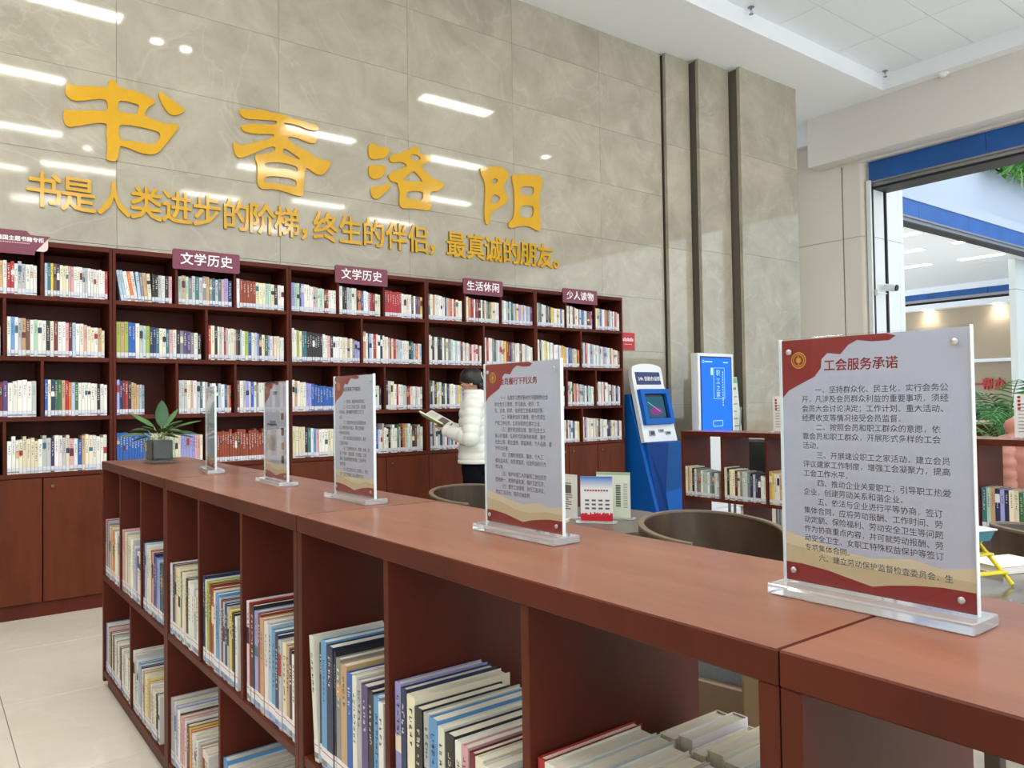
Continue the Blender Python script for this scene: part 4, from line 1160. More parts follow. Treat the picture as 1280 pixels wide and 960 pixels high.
notice((0.895, 1.148, 1.0505), -PI / 2, 'acrylic notice 会员履行下列义务, second nearest, in front of the woman in white', '会员履行下列义务', T4, (.13, .88, .20, .82), tsize=0.0145)
notice((0.900, 1.866, 1.0505), -PI / 2, 'acrylic notice with grey list, middle one of the five along the counter', '会员享有下列权利', T3, (.12, .88, .20, .86), title_c='grey', tsize=0.0125)
notice((0.905, 2.440, 1.0505), -PI / 2 - R(3), 'narrow-looking acrylic notice with small pictures, fourth from camera along the counter', '工会服务', T2, (.12, .5, .40, .46), pictures=True, title_c='grey', tsize=0.0125)
notice((0.888, 3.080, 1.0505), -PI / 2 - R(8), 'farthest acrylic notice, nearly edge-on, next to the potted plant', '工会简介', None, None, title_c='red', tsize=0.0125)

# ================================================================ POTTED PLANT ON THE COUNTER
M_leaf = mat('leaf_green', srgb(74, 112, 62), 0.35, var=0.25, vscale=18)
M_leaf2 = mat('leaf_dark', srgb(44, 84, 46), 0.4, var=0.25, vscale=18)
M_stem = mat('stem_pale', srgb(150, 170, 110), 0.5)
M_soil = mat('wet_soil', srgb(40, 42, 30), 0.5, bump=0.8, bscale=60, var=0.3, vscale=60)
M_glass = clear('glass', (0.93, 0.96, 0.94, 1), 0.6)
def leaf(bm, base, az, elev, length, width, droop, fold=0.18):
    n = 7
    p = Vector(base); d = Vector((math.cos(az) * math.cos(elev), math.sin(az) * math.cos(elev), math.sin(elev)))
    side = Vector((-math.sin(az), math.cos(az), 0))
    rows = []
    for i in range(n + 1):
        t = i / n
        wd = width * (math.sin(PI * min(1, t * 0.92 + 0.06)) ** 0.8) * (0.5 if i == 0 else 1)
        if i == n: wd = 0.0008
        up = side.cross(d).normalized() * -1
        rows.append([bm.verts.new(p - side * wd / 2 + up * fold * wd * -1), bm.verts.new(p), bm.verts.new(p + side * wd / 2 + up * fold * wd * -1)])
        d = (d + Vector((0, 0, -droop / n))).normalized(); p = p + d * length / n
    for a, c in zip(rows, rows[1:]):
        bm.faces.new((a[0], a[1], c[1], c[0])); bm.faces.new((a[1], a[2], c[2], c[1]))
P = empty('potted_plant', 'small leafy green plant in a clear square glass pot on the counter', 'plant', (0.845, 3.70, 1.051), R(8))
t = bmesh.new()
g = 0.052; th = 0.005
bbox(t, -g, g, -g, g, 0, 0.012, 0.003)
for a in (-1, 1):
    bbox(t, a * g - th / 2, a * g + th / 2, -g, g, 0.0, 0.112, 0.002); bbox(t, -g + th, g - th, a * g - th / 2, a * g + th / 2, 0.0, 0.112, 0.002)
obj('glass_pot', t, M_glass, P)
t = bmesh.new(); bbox(t, -0.044, 0.044, -0.044, 0.044, 0.014, 0.103, 0.010, seg=2); obj('soil', t, M_soil, P)
random.seed(21)
lv = [(150, 25, .20, .05, .9), (165, 48, .19, .052, .8), (185, 12, .17, .045, .6), (110, 78, .17, .055, .25), (60, 62, .16, .045, .7), (10, 30, .20, .048, .5), (-15, 18, .19, .046, .7),
      (-40, 28, .17, .044, .8), (210, 20, .15, .04, .8), (250, 40, .13, .042, .7), (300, 35, .15, .044, .8), (-5, 48, .15, .044, .9), (90, 40, .13, .04, .6), (175, -5, .15, .038, .4), (330, 12, .15, .042, .6), (20, 5, .16, .04, .5)]
for i, (az, el, ln, wd, dr) in enumerate(lv):
    az = R(az - 37 - 8); bxp = (random.uniform(-.015, .015), random.uniform(-.015, .015), 0.095)
    t = bmesh.new()
    st = 0.35 * ln
    d = Vector((math.cos(az) * math.cos(R(max(el, 20) + 15)), math.sin(az) * math.cos(R(max(el, 20) + 15)), math.sin(R(max(el, 20) + 15))))
    q = Vector(bxp) + d * st * 1.1
    leaf(t, q, az, R(el), ln * 0.72, wd, dr)
    o = obj('leaf', t, M_leaf if i % 3 else M_leaf2, P, True, fix=False)
    t = bmesh.new(); tube(t, [bxp, Vector(bxp) + d * st * 0.6, q], 0.0022, 5); obj('stem', t, M_stem, P, True)

# ================================================================ KIOSKS
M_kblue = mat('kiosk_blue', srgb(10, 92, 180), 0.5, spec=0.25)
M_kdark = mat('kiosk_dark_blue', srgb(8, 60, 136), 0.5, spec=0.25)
M_kwhite = mat('kiosk_white', srgb(226, 230, 232), 0.3)
M_screen = emit('screen_dark', srgb(52, 92, 110), 0.9)
M_black = mat('black_plastic', srgb(18, 18, 20), 0.35)
KX0, KX1 = 5.90, 6.41
K = empty('self_service_kiosk', 'blue and white self-service kiosk with tilted touch screen beside the bookcases', 'kiosk', (0, 0, 0))
def yz(name, pts, x0, x1, m, par=K):
    t = bmesh.new(); prism(t, pts, x0, x1, 'x'); bmesh.ops.bevel(t, geom=t.edges[:], offset=0.004, segments=1, affect='EDGES'); return obj(name, t, m, par)
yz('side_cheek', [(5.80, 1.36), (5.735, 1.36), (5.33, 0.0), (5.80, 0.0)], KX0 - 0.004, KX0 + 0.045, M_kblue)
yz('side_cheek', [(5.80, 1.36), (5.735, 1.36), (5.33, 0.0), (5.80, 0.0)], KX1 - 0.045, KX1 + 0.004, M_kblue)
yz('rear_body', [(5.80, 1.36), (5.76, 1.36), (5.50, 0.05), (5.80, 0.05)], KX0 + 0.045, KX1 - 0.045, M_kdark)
# faceted front cabinet
t = bmesh.new()
A = {'tl': (KX0 + .045, 5.54, .86), 'tr': (KX1 + .004, 5.36, .86), 'tm': (KX0 + .20, 5.38, .86), 'kl': (KX0 + .12, 5.36, .36), 'kr': (KX1 + .004, 5.32, .42), 'bl': (KX0 + .13, 5.30, 0), 'br': (KX1 + .004, 5.26, 0)}
V = {k: t.verts.new(v) for k, v in A.items()}
back = {k: t.verts.new((v[0], 5.62, v[2])) for k, v in A.items() if k in ('tl', 'tr', 'br')}
bl2 = t.verts.new((KX0 + .045, 5.62, 0)); bl3 = t.verts.new((KX0 + .045, 5.36, 0))
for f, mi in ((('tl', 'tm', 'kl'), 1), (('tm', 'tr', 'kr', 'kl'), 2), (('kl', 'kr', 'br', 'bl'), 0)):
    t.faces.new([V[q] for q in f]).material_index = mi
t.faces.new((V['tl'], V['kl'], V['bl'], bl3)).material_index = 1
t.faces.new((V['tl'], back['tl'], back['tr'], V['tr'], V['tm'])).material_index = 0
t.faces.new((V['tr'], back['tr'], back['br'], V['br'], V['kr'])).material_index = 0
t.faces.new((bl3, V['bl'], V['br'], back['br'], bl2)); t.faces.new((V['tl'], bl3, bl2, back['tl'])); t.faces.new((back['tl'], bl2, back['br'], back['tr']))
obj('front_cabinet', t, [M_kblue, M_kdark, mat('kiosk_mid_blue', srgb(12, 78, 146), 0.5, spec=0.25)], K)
# white tilted face; local u along x, runs down the slope
p0, p1 = Vector((KX0, 5.715, 1.66)), Vector((KX0, 5.525, 0.865))
sl_ = (p1 - p0); Ls = sl_.length; dz = sl_.normalized(); nrm = Vector((0, dz.z, -dz.y)) * 1.0
MF = Matrix(((1, 0, 0, KX0), (0, nrm.y, dz.y, p0.y), (0, nrm.z, dz.z, p0.z), (0, 0, 0, 1)))  # local (x, out, down)
if nrm.y > 0: MF = Matrix(((1, 0, 0, KX0), (0, -nrm.y, dz.y, p0.y), (0, -nrm.z, dz.z, p0.z), (0, 0, 0, 1)))
def face_poly(name, pts, o0, o1, m, par=K):
    t = bmesh.new()
    prism(t, pts, o0, o1, 'y'); bmesh.ops.transform(t, matrix=MF, verts=t.verts[:])
    return obj(name, t, m, par)
arc = [(0.245 + 0.225 * math.cos(R(a)), 0.03 - 0.055 * math.sin(R(a))) for a in range(0, 181, 15)]
face_poly('white_face', [(0.50, Ls), (0.49, 0.30), (0.462, 0.22)] + arc + [(0.02, 0.2), (0.0, Ls)][0:0] + [(0.0, 0.12), (0.0, Ls)], -0.05, 0.0, M_kwhite)
hd = face_poly('header_sign', [(0.05, 0.07), (0.42, 0.07), (0.42, 0.205), (0.05, 0.205)], 0.0, 0.006, mat('header_navy', srgb(30, 52, 104), 0.4))
me = text_mesh('24h 自助办证机', size=0.05, extrude=0.0005, bold=0.0008, res=1).copy(); me.materials.append(M_textw); me.name = 'lettering'
o = meshobj('lettering', me, hd); o.matrix_world = MF @ Matrix.Translation((0.25, 0.0075, 0.145)) @ Matrix.Rotation(R(-90), 4, 'X') @ Matrix.Scale(1, 4)
t = bmesh.new()
for a, c, e, g2 in ((0.03, 0.47, 0.265, 0.315), (0.03, 0.47, 0.58, 0.64), (0.03, 0.085, 0.315, 0.58), (0.415, 0.47, 0.315, 0.58)):
    prism(t, [(a, e), (c, e), (c, g2), (a, g2)], 0.0, 0.05, 'y')
bmesh.ops.transform(t, matrix=MF, verts=t.verts[:]); obj('screen_bezel', t, M_kblue, K)
sc = face_poly('touch_screen', [(0.085, 0.315), (0.415, 0.315), (0.415, 0.58), (0.085, 0.58)], 0.0, 0.012, M_black)
face_poly('screen_picture', [(0.11, 0.34), (0.39, 0.34), (0.39, 0.56), (0.11, 0.56)], 0.012, 0.0135, M_screen, sc)
face_poly('screen_map', [(0.17, 0.48), (0.23, 0.45), (0.33, 0.47), (0.35, 0.51), (0.25, 0.54), (0.18, 0.52)], 0.0135, 0.0145, emit('screen_pink', srgb(150, 60, 140), 0.8), sc)
face_poly('screen_line', [(0.14, 0.40), (0.15, 0.395), (0.32, 0.50), (0.31, 0.505)], 0.0135, 0.0145, emit('screen_teal', srgb(120, 190, 190), 0.8), sc)
for (a, c, e, g2) in ((0.09, 0.17, 0.70, 0.755), (0.24, 0.31, 0.69, 0.72), (0.34, 0.41, 0.715, 0.75)):
    sx = face_poly('slot', [(a, e), (c, e), (c, g2), (a, g2)], 0.0, 0.012, M_steel)
    face_poly('slot_opening', [(a + .012, e + .01), (c - .012, e + .01), (c - .012, g2 - .008), (a + .012, g2 - .008)], 0.012, 0.0135, M_black, sx)
# tall white screen stand
K2 = empty('display_kiosk', 'tall white display stand with glowing blue screen in front of the marble piers', 'kiosk', (6.975, 5.45, 0))
t = bmesh.new(); bbox(t, -0.305, 0.305, 0, 0.10, 0.10, 1.80, 0.012, seg=2); obj('housing', t, M_kwhite, K2, True)
t = bmesh.new(); bbox(t, -0.26, 0.26, -0.10, 0.22, 0, 0.10, 0.01); obj('foot', t, M_kwhite, K2)
t = bmesh.new(); box(t, -0.27, 0.27, -0.004, 0.0, 0.93, 1.765); sc = obj('screen_border', t, M_black, K2)
t = bmesh.new(); box(t, -0.255, 0.255, -0.0055, -0.004, 0.95, 1.75); obj('blue_screen', t, emit('screen_blue', srgb(38, 98, 250), 1.5), sc)
Mlit = emit('screen_text', srgb(170, 205, 255), 1.2)
t = bmesh.new()
for a, c, e, g2 in ((-.20, -.07, 1.70, 1.712), (.12, .2, 1.695, 1.705)): box(t, a, c, -0.007, -0.0055, e, g2)
lathe(t, [(0.018, 0), (0.012, 0)], 16, close=False, M=Matrix.Translation((-0.225, -0.0065, 1.706)) @ Matrix.Rotation(R(90), 4, 'X'))
for x in (-0.05, 0.135): box(t, x - 0.002, x + 0.002, -0.007, -0.0055, 1.30, 1.64)
for z in (1.30, 1.64): box(t, -0.05, 0.135, -0.007, -0.0055, z - 0.002, z + 0.002)
box(t, -0.10, -0.062, -0.007, -0.0055, 1.56, 1.64)
for k in range(14): box(t, 0.10, 0.112, -0.007, -0.0055, 1.22 + k * 0.028, 1.238 + k * 0.028)
for z in (1.0, 1.06): box(t, -0.07, 0.09, -0.007, -0.0055, z - 0.003, z + 0.003)
for x in (-0.07, 0.09): box(t, x - 0.003, x + 0.003, -0.007, -0.0055, 1.0, 1.06)
obj('screen_graphics', t, Mlit, sc)
for z, c in ((1.58, '职'), (1.49, '工'), (1.41, '之'), (1.34, '家')):
    text_obj('screen_lettering', c, Mlit, sc, (0.025, -0.007, z), size=0.07, res=1)
# leaning poster right of it
M_poster = mat('poster_paper', srgb(214, 222, 210), 0.5)
P = empty('poster_board', 'white and green list poster board leaning beside the display stand', 'sign', (7.59, 5.60, 0))
t = bmesh.new(); bbox(t, -0.16, 0.13, 0, 0.008, 0.05, 1.55, 0.002); bmesh.ops.transform(t, matrix=Matrix.Rotation(R(-3), 4, 'X') @ Matrix.Rotation(R(-2.5), 4, 'Y'), verts=t.verts[:]); o = obj('board', t, M_poster, P)
cb = CB()
cb.quad([(-.09, -.001, 1.48), (.12, -.001, 1.48), (.12, -.001, 1.54), (-.09, -.001, 1.54)], srgb(120, 180, 120))
random.seed(8)
for k in range(9):
    zz = 1.40 - k * 0.085
    for j in range(6):
        if random.random() < 0.8:
            x = -0.07 + j * 0.028; h = 0.03 if k == 0 else 0.013
            cb.quad([(x, -.001, zz), (x + .018, -.001, zz), (x + .018, -.001, zz + h), (x, -.001, zz + h)], srgb(70, 84, 76))
o2 = cb.build('poster_print', M_print, P); o2.data.transform(Matrix.Rotation(R(-3), 4, 'X') @ Matrix.Rotation(R(-2.5), 4, 'Y') @ Matrix.Translation((0, -0.0012, 0)))
t = bmesh.new(); tube(t, [(0, -.01, 1.2), (0, 0.07, 0.0)], 0.009, 6); tube(t, [(.10, -0.05, 0.0), (.10, -0.03, .3)], 0.008, 6); obj('easel_leg', t, M_steel, P, True)

# ================================================================ TABLES, CHAIRS
M_dwood = wood('dark_walnut', srgb(52, 40, 30), srgb(78, 60, 44), 0.38, (6, 1.0, 1.0))
M_rim = mat('ply_edge', srgb(112, 98, 80), 0.4)
M_seat = mat('grey_fabric', srgb(112, 116, 120), 0.9, bump=0.4, bscale=400, var=0.12, vscale=120)
M_ttop = mat('table_grey_brown', srgb(92, 84, 76), 0.28, var=0.1, vscale=3, stretch=(1, 6, 1))
def barrel_chair(x, y, rz, lab, rad=0.33, top=0.83, cat='chair', ap=262, hb=0.17, tilt=0.1):
    """open side faces local -y"""
    C = empty('barrel_chair', lab, cat, (x, y, 0), rz, group='dark barrel chairs')
    def ring(name, r0, r1, z0, z1, a0, a1, m, rake=0.0):
        t = bmesh.new(); n = 40
        A = []
        for i in range(n + 1):
            a = R(a0 + (a1 - a0) * i / n)
            c, s = math.cos(a), math.sin(a)
            dz = tilt * s * r1
            A.append([t.verts.new((c * r0, s * r0, z0 + dz)), t.verts.new((c * r1, s * r1, z0 + dz)), t.verts.new((c * (r1 + rake), s * (r1 + rake), z1 + dz)), t.verts.new((c * (r0 + rake), s * (r0 + rake), z1 + dz))])
        for p, q in zip(A, A[1:]):
            for k in range(4): t.faces.new((p[k], p[(k + 1) % 4], q[(k + 1) % 4], q[k]))
        t.faces.new(A[0]); t.faces.new(A[-1][::-1])
        return obj(name, t, m, C, True)
    a0, a1 = 90 - ap / 2, 90 + ap / 2
    ring('back_band', rad - 0.022, rad - 0.004, top - hb, top - 0.004, a0, a1, M_dwood, 0.004)
    ring('rim', rad - 0.022, rad, top - 0.004, top + 0.004, a0 - 0.3, a1 + 0.3, M_rim, 0.0)
    for k in range(21):
        a = R(a0 + 8 + (ap - 16) * k / 20)
        t = bmesh.new(); bbox(t, -0.006, 0.006, -0.010, 0.010, 0.40, top - hb + 0.01 + tilt * math.sin(a) * rad, 0.002)
        bmesh.ops.transform(t, matrix=Matrix.Translation((math.cos(a) * (rad - .014), math.sin(a) * (rad - .014), 0)) @ Matrix.Rotation(a, 4, 'Z'), verts=t.verts[:])
        obj('slat', t, M_dwood, C)
    t = bmesh.new(); lathe(t, [(rad - .03, 0.37), (rad - .006, 0.385), (rad - .006, 0.41), (rad - .03, 0.42)], 32); obj('seat_frame', t, M_dwood, C, True)
    t = bmesh.new(); lathe(t, [(0.05, 0.42), (rad - .06, 0.42), (rad - .04, 0.44), (rad - .05, 0.475), (rad - .12, 0.49), (0.02, 0.492)], 28); obj('seat_cushion', t, M_seat, C, True)
    for a in (45, 135, 225, 315):
        a = R(a); t = bmesh.new(); c, s = math.cos(a), math.sin(a)
        tube(t, [(c * (rad - .03), s * (rad - .03), 0), (c * (rad - .05), s * (rad - .05), 0.38)], [0.016, 0.022], 8); obj('leg', t, M_dwood, C, True)
    return C
barrel_chair(2.35, 1.87, R(-18), 'dark wooden barrel chair with curved back between the two biggest notices', rad=0.272, top=0.82)
barrel_chair(2.33, 3.34, R(0), 'dark barrel chair, rim just showing left of the notice before the woman', rad=0.272, top=0.82, tilt=0.1)
barrel_chair(3.32, 0.98, R(60), 'dark slatted barrel chair at right edge beyond the reading table', rad=0.30, top=0.79)
# chair seen through the open bay: brown plywood and grey cushion
C = empty('padded_chair', 'brown wooden chair with grey padded back, seen through the nearest open bay', 'chair', (1.74, 1.45, 0), R(99))
t = bmesh.new(); bbox(t, -.27, .27, .205, .225, .30, .605, 0.004); obj('back_panel', t, mat('tan_ply', srgb(112, 90, 66), 0.45), C)
t = bmesh.new(); bbox(t, -.44, .25, .12, .20, .585, .82, 0.02, seg=3); obj('back_cushion', t, M_seat, C, True)
t = bmesh.new(); bbox(t, -.25, .25, -.27, .16, .40, .50, 0.03, seg=3); obj('seat_cushion', t, M_seat, C, True)
for sx in (-1, 1):
    t = bmesh.new(); bbox(t, sx * .30 - .03, sx * .30 + .03, .16, .26, 0.0, .82, 0.01); obj('leg', t, mat('tan_ply2', srgb(128, 104, 76), 0.45), C)
    t = bmesh.new(); bbox(t, sx * .30 - .02, sx * .30 + .02, -.27, -.22, 0.0, .55, 0.006); obj('leg', t, M_dwood, C)
    t = bmesh.new(); bbox(t, sx * .30 - .025, sx * .30 + .025, -.27, .16, .55, .58, 0.006); obj('armrest', t, M_dwood, C)

Tb = empty('round_table', 'round dark table with small stands on it, behind the low bookcases', 'table', (2.43, 2.70, 0))
t = bmesh.new(); lathe(t, [(0.38, 0.722), (0.425, 0.726), (0.429, 0.738), (0.425, 0.75), (0.30, 0.7502)], 56); obj('table_top', t, M_ttop, Tb, True)
t = bmesh.new(); lathe(t, [(0.035, 0.03), (0.035, 0.70), (0.12, 0.722)], 20); obj('pedestal', t, M_dwood, Tb, True)
t = bmesh.new(); lathe(t, [(0.26, 0.0), (0.26, 0.012), (0.06, 0.035)], 32); obj('foot', t, M_dwood, Tb, True)
Tb = empty('reading_table', 'dark glossy wood-grain table at right edge under the yellow stand', 'table', (2.60, 0.72, 0))
t = bmesh.new(); bbox(t, -.50, .36, -.45, .50, .722, .75, 0.004); obj('table_top', t, mat('rustic_top', srgb(104, 96, 84), 0.16, var=0.35, vscale=2.5, stretch=(1, 9, 1)), Tb)
for sx in (-.44, .30):
    for sy in (-.38, .42):
        t = bmesh.new(); bbox(t, sx - .025, sx + .025, sy - .025, sy + .025, 0, .722, 0.003); obj('leg', t, M_dwood, Tb)

# small stands on the round table
def small_stand(x, y, rz, lab, w, h, kind):
    S = empty('table_notice', lab, 'sign', (x, y, 0.751), rz, group='small notices on the round table')
    t = bmesh.new(); bbox(t, -w / 2 - .02, w / 2 + .02, -.025, .025, 0, .008, .001); obj('base', t, M_acrb, S)
    cb = CB()
    base = {'sky': srgb(224, 222, 222), 'green': srgb(208, 214, 196), 'plain': srgb(220, 220, 214)}[kind]
    cb.box(-w / 2, w / 2, -0.002, 0.002, 0.0085, h, base)
    pl = cb.build('panel', M_print, S)
    cb = CB(); e = -0.0024
    def q(u0, u1, v0, v1, c, ee=e): cb.quad([(-w / 2 + u0 * w, ee, h * (1 - v1) + .0085 * v1), (-w / 2 + u1 * w, ee, h * (1 - v1) + .0085 * v1), (-w / 2 + u1 * w, ee, h * (1 - v0) + .0085 * v0), (-w / 2 + u0 * w, ee, h * (1 - v0) + .0085 * v0)], c)
    random.seed(3)
    if kind == 'sky':
        for k in range(8):
            f = k / 8; c = tuple(srgb(60, 120, 190)[i] * (1 - f) + base[i] * f for i in range(3)) + (1,); q(0.0, 1, f * .25, (f + .125) * .25, c)
        for k in range(24):
            q(k / 24, (k + 1) / 24, .86 - random.uniform(0, .06), .92, srgb(190, 40, 56))
        q(0, 1, .90, 1, srgb(182, 30, 46), e * 1.05)
        for k in range(9): q(.12 + k * .085, .18 + k * .085, .30, .335, srgb(150, 50, 50), e * 1.1)
        for r_ in range(3):
            for k in range(4): q(.14 + k * .21, .27 + k * .21, .52 + r_ * .09, .56 + r_ * .09, srgb(90, 90, 96), e * 1.1)
    elif kind == 'green':
        q(.0, 1, .0, .06, srgb(150, 176, 140))
        for k in range(10): q(.58, .72, .28 + k * .05, .315 + k * .05, srgb(70, 90, 70), e * 1.1)
        for k in range(14): q(.8, .92, .25 + k * .04, .265 + k * .04, srgb(140, 150, 130), e * 1.1)
    else:
        for k in range(12): q(.15, .8 - .2 * random.random(), .2 + k * .055, .225 + k * .055, srgb(110, 112, 110), e * 1.1)
        q(.2, .75, .25, .45, srgb(96, 98, 96), e * 1.2)
    cb.build('print', M_print, pl)
small_stand(2.42, 2.565, R(-52), 'small acrylic table notice with blue sky and red skyline print', .145, .208, 'sky')
small_stand(2.56, 2.60, R(-60), 'pale green table notice behind the blue sky one', .16, .215, 'green')
small_stand(2.42, 2.77, R(-86), 'small white text notice on the round table, beside the big notice edge', .14, .205, 'plain')
small_stand(2.40, 2.93, R(-80), 'plain white card mostly hidden behind the big notice on round table', .12, .19, 'plain')
def flat_book(name, lab, x, y, z, rz, w, d, h, c, grp=None):
    o = empty(name, lab, 'book', (x, y, z), rz, group=grp)
    cb = CB(); cb.box(-w / 2, w / 2, -d / 2, d / 2, 0, .0018, c); cb.box(-w / 2, w / 2, -d / 2, d / 2, h - .0018, h, c); cb.box(-w / 2, w / 2, -d / 2, -d / 2 + .002, 0, h, c); cb.build('cover', M_book, o)
    cb = CB(); cb.box(-w / 2 + .003, w / 2 - .003, -d / 2 + .002, d / 2 - .003, .0018, h - .0018, PAPER); cb.build('page_block', M_pages, o)
flat_book('leaflet_stack', 'thin cream booklet lying on the round table under the small notices', 2.25, 2.74, .7505, R(-60), .21, .15, .012, PAL['cream'])
flat_book('open_book', 'white papers stacked on the reading table behind the yellow stand', 2.745, 1.03, .7505, R(-20), .20, .15, .022, srgb(232, 230, 222))
# yellow folding stand
Y = empty('folding_stand', 'yellow folding stand with teal and white tray on the dark table, right edge', 'stand', (2.455, 1.03, .751), R(-20))
M_y = mat('yellow_plastic', srgb(222, 204, 30), 0.35)
for sx in (-1, 1):
    t = bmesh.new(); tube(t, [(sx * .075, -.09, 0.003), (sx * .06, .03, .128)], 0.006, 8); tube(t, [(sx * .075, .10, 0.003), (sx * .06, -.01, .128)], 0.006, 8); obj('leg', t, M_y, Y, True)
for yy, zz in ((-.065, .035), (.075, .035), (-.02, .08)):
    t = bmesh.new(); bbox(t, -.075, .075, yy - .012, yy + .012, zz - .003, zz + .003, .001); obj('crossbar', t, M_y, Y)
t = bmesh.new(); prism(t, [(-.04, .125), (.04, .125), (.06, .152), (-.06, .152)], -.05, .05, 'y'); obj('tray', t, mat('teal_plastic', srgb(40, 110, 124), 0.4), Y)
t = bmesh.new(); bbox(t, -.068, .068, -.055, .055, .152, .158, .003); obj('tray_rim', t, mat('white_plastic', srgb(214, 224, 214), 0.4), Y)
# stands on the low bookcase beyond
def little(x, y, lab, w=.20, h=.27):
    S = empty('small_notice', lab, 'sign', (x, y, 1.0405), -PI / 2)
    t = bmesh.new(); bbox(t, -w / 2 - .01, w / 2 + .01, -.03, .03, 0, .01, .001); obj('base', t, M_acrb, S)
    cb = CB(); cb.box(-w / 2, w / 2, -.002, .002, .0105, h, srgb(226, 224, 222)); pl = cb.build('panel', M_print, S)
    cb = CB()
    for k in range(9):
        cb.quad([(-w / 2 + .02, -.0024, .20 - k * .02), (w * .3, -.0024, .20 - k * .02), (w * .3, -.0024, .206 - k * .02), (-w / 2 + .02, -.0024, .206 - k * .02)], srgb(150, 150, 156))
    for k in range(4): cb.quad([(-w / 2 + .018, -.0024, .205 + .0 - k * .022 + .03), (-w / 2 + .034, -.0024, .205 - k * .022 + .03), (-w / 2 + .034, -.0024, .22 - k * .022 + .03), (-w / 2 + .018, -.0024, .22 - k * .022 + .03)], srgb(170, 40, 50))
    cb.build('print', M_print, pl)
little(5.12, 3.38, 'white notice on the far low bookcase, peeking out left of the big notice')
little(5.08, 1.74, 'white notice with red heading on the far low bookcase, right edge', .2, .26)

# dark chair behind the low bookcase seen through its open bay
C = empty('office_chair', 'dark rounded chair seen through the open bay of the far low bookcase', 'chair', (5.95, 4.25, 0), R(-60))
t = bmesh.new(); bbox(t, -.22, .22, .18, .23, .52, .92, .02, seg=3); obj('backrest', t, M_black, C, True)
t = bmesh.new(); bbox(t, -.23, .23, -.22, .2, .42, .49, .03, seg=3); obj('seat', t, M_black, C, True)
for sx in (-.2, .2):
    for sy in (-.18, .2):
        t = bmesh.new(); tube(t, [(sx, sy, 0), (sx, sy, .43)], .013, 8); obj('leg', t, M_steel, C, True)

# pink padded jacket over a chair back
M_pink = mat('pink_nylon', srgb(212, 150, 136), 0.5, bump=0.25, bscale=14)
J_ = empty('padded_jacket', 'pink padded jacket draped over a chair behind the right low bookcase', 'jacket', (5.87, 1.91, 0), R(-68))
def puff_stack(name, cx, cy, zs_, rx, ry, m, par, wob=0.01, ridges=None):
    """lofted padded tube: z rows with rib bulges"""
    t = bmesh.new(); n = 28; rings = []
    for i, (z, kx, ky) in enumerate(zs_):
        ring = []
        for k in range(n):
            a = 2 * PI * k / n
            w_ = 1 + wob * math.sin(5 * a + i * 1.7)
            ring.append(t.verts.new((cx + rx * kx * math.cos(a) * w_, cy + ry * ky * math.sin(a) * w_, z)))
        rings.append(ring)
    for a, c in zip(rings, rings[1:]):
        for k in range(n): t.faces.new((a[k], a[(k + 1) % n], c[(k + 1) % n], c[k]))
    t.faces.new(rings[0][::-1]); t.faces.new(rings[-1])
    return obj(name, t, m, par, 'all')
zz = []
for k in range(5):
    z = 0.62 + k * 0.105
    env = 1.0 if k < 4 else 0.86
    for q, b_ in ((0.0, .95), (.02, 1.0), (.052, 1.03), (.085, 1.0)):
        zz.append((z + q, b_ * env, b_ * env))
zz += [(1.145, .74, .74), (1.165, .5, .5)]
puff_stack('body', 0, 0, zz, .30, .13, M_pink, J_, .018)
for sx in (-1, 1):
    rows = []
    for k in range(5):
        z = 0.66 + k * 0.075
        for q, b_ in ((0.0, .88), (.02, 1.0), (.055, 1.0)): rows.append((z + q, b_, b_))
    puff_stack('sleeve', sx * .27, -.05, rows, .085, .085, M_pink, J_, .02)
C = empty('plain_chair', 'dark wooden chair carrying the pink jacket behind the low bookcase', 'chair', (6.02, 1.97, 0), R(112))
t = bmesh.new(); bbox(t, -.2, .2, -.02, .02, .5, .9, .01); obj('backrest', t, M_dwood, C)
t = bmesh.new(); bbox(t, -.2, .2, -.42, -.0, .42, .46, .01); obj('seat', t, M_dwood, C)
for sx in (-.18, .18):
    for sy in (-.39, -.01):
        t = bmesh.new(); tube(t, [(sx, sy, 0), (sx, sy, .43)], .016, 8); obj('leg', t, M_dwood, C, True)

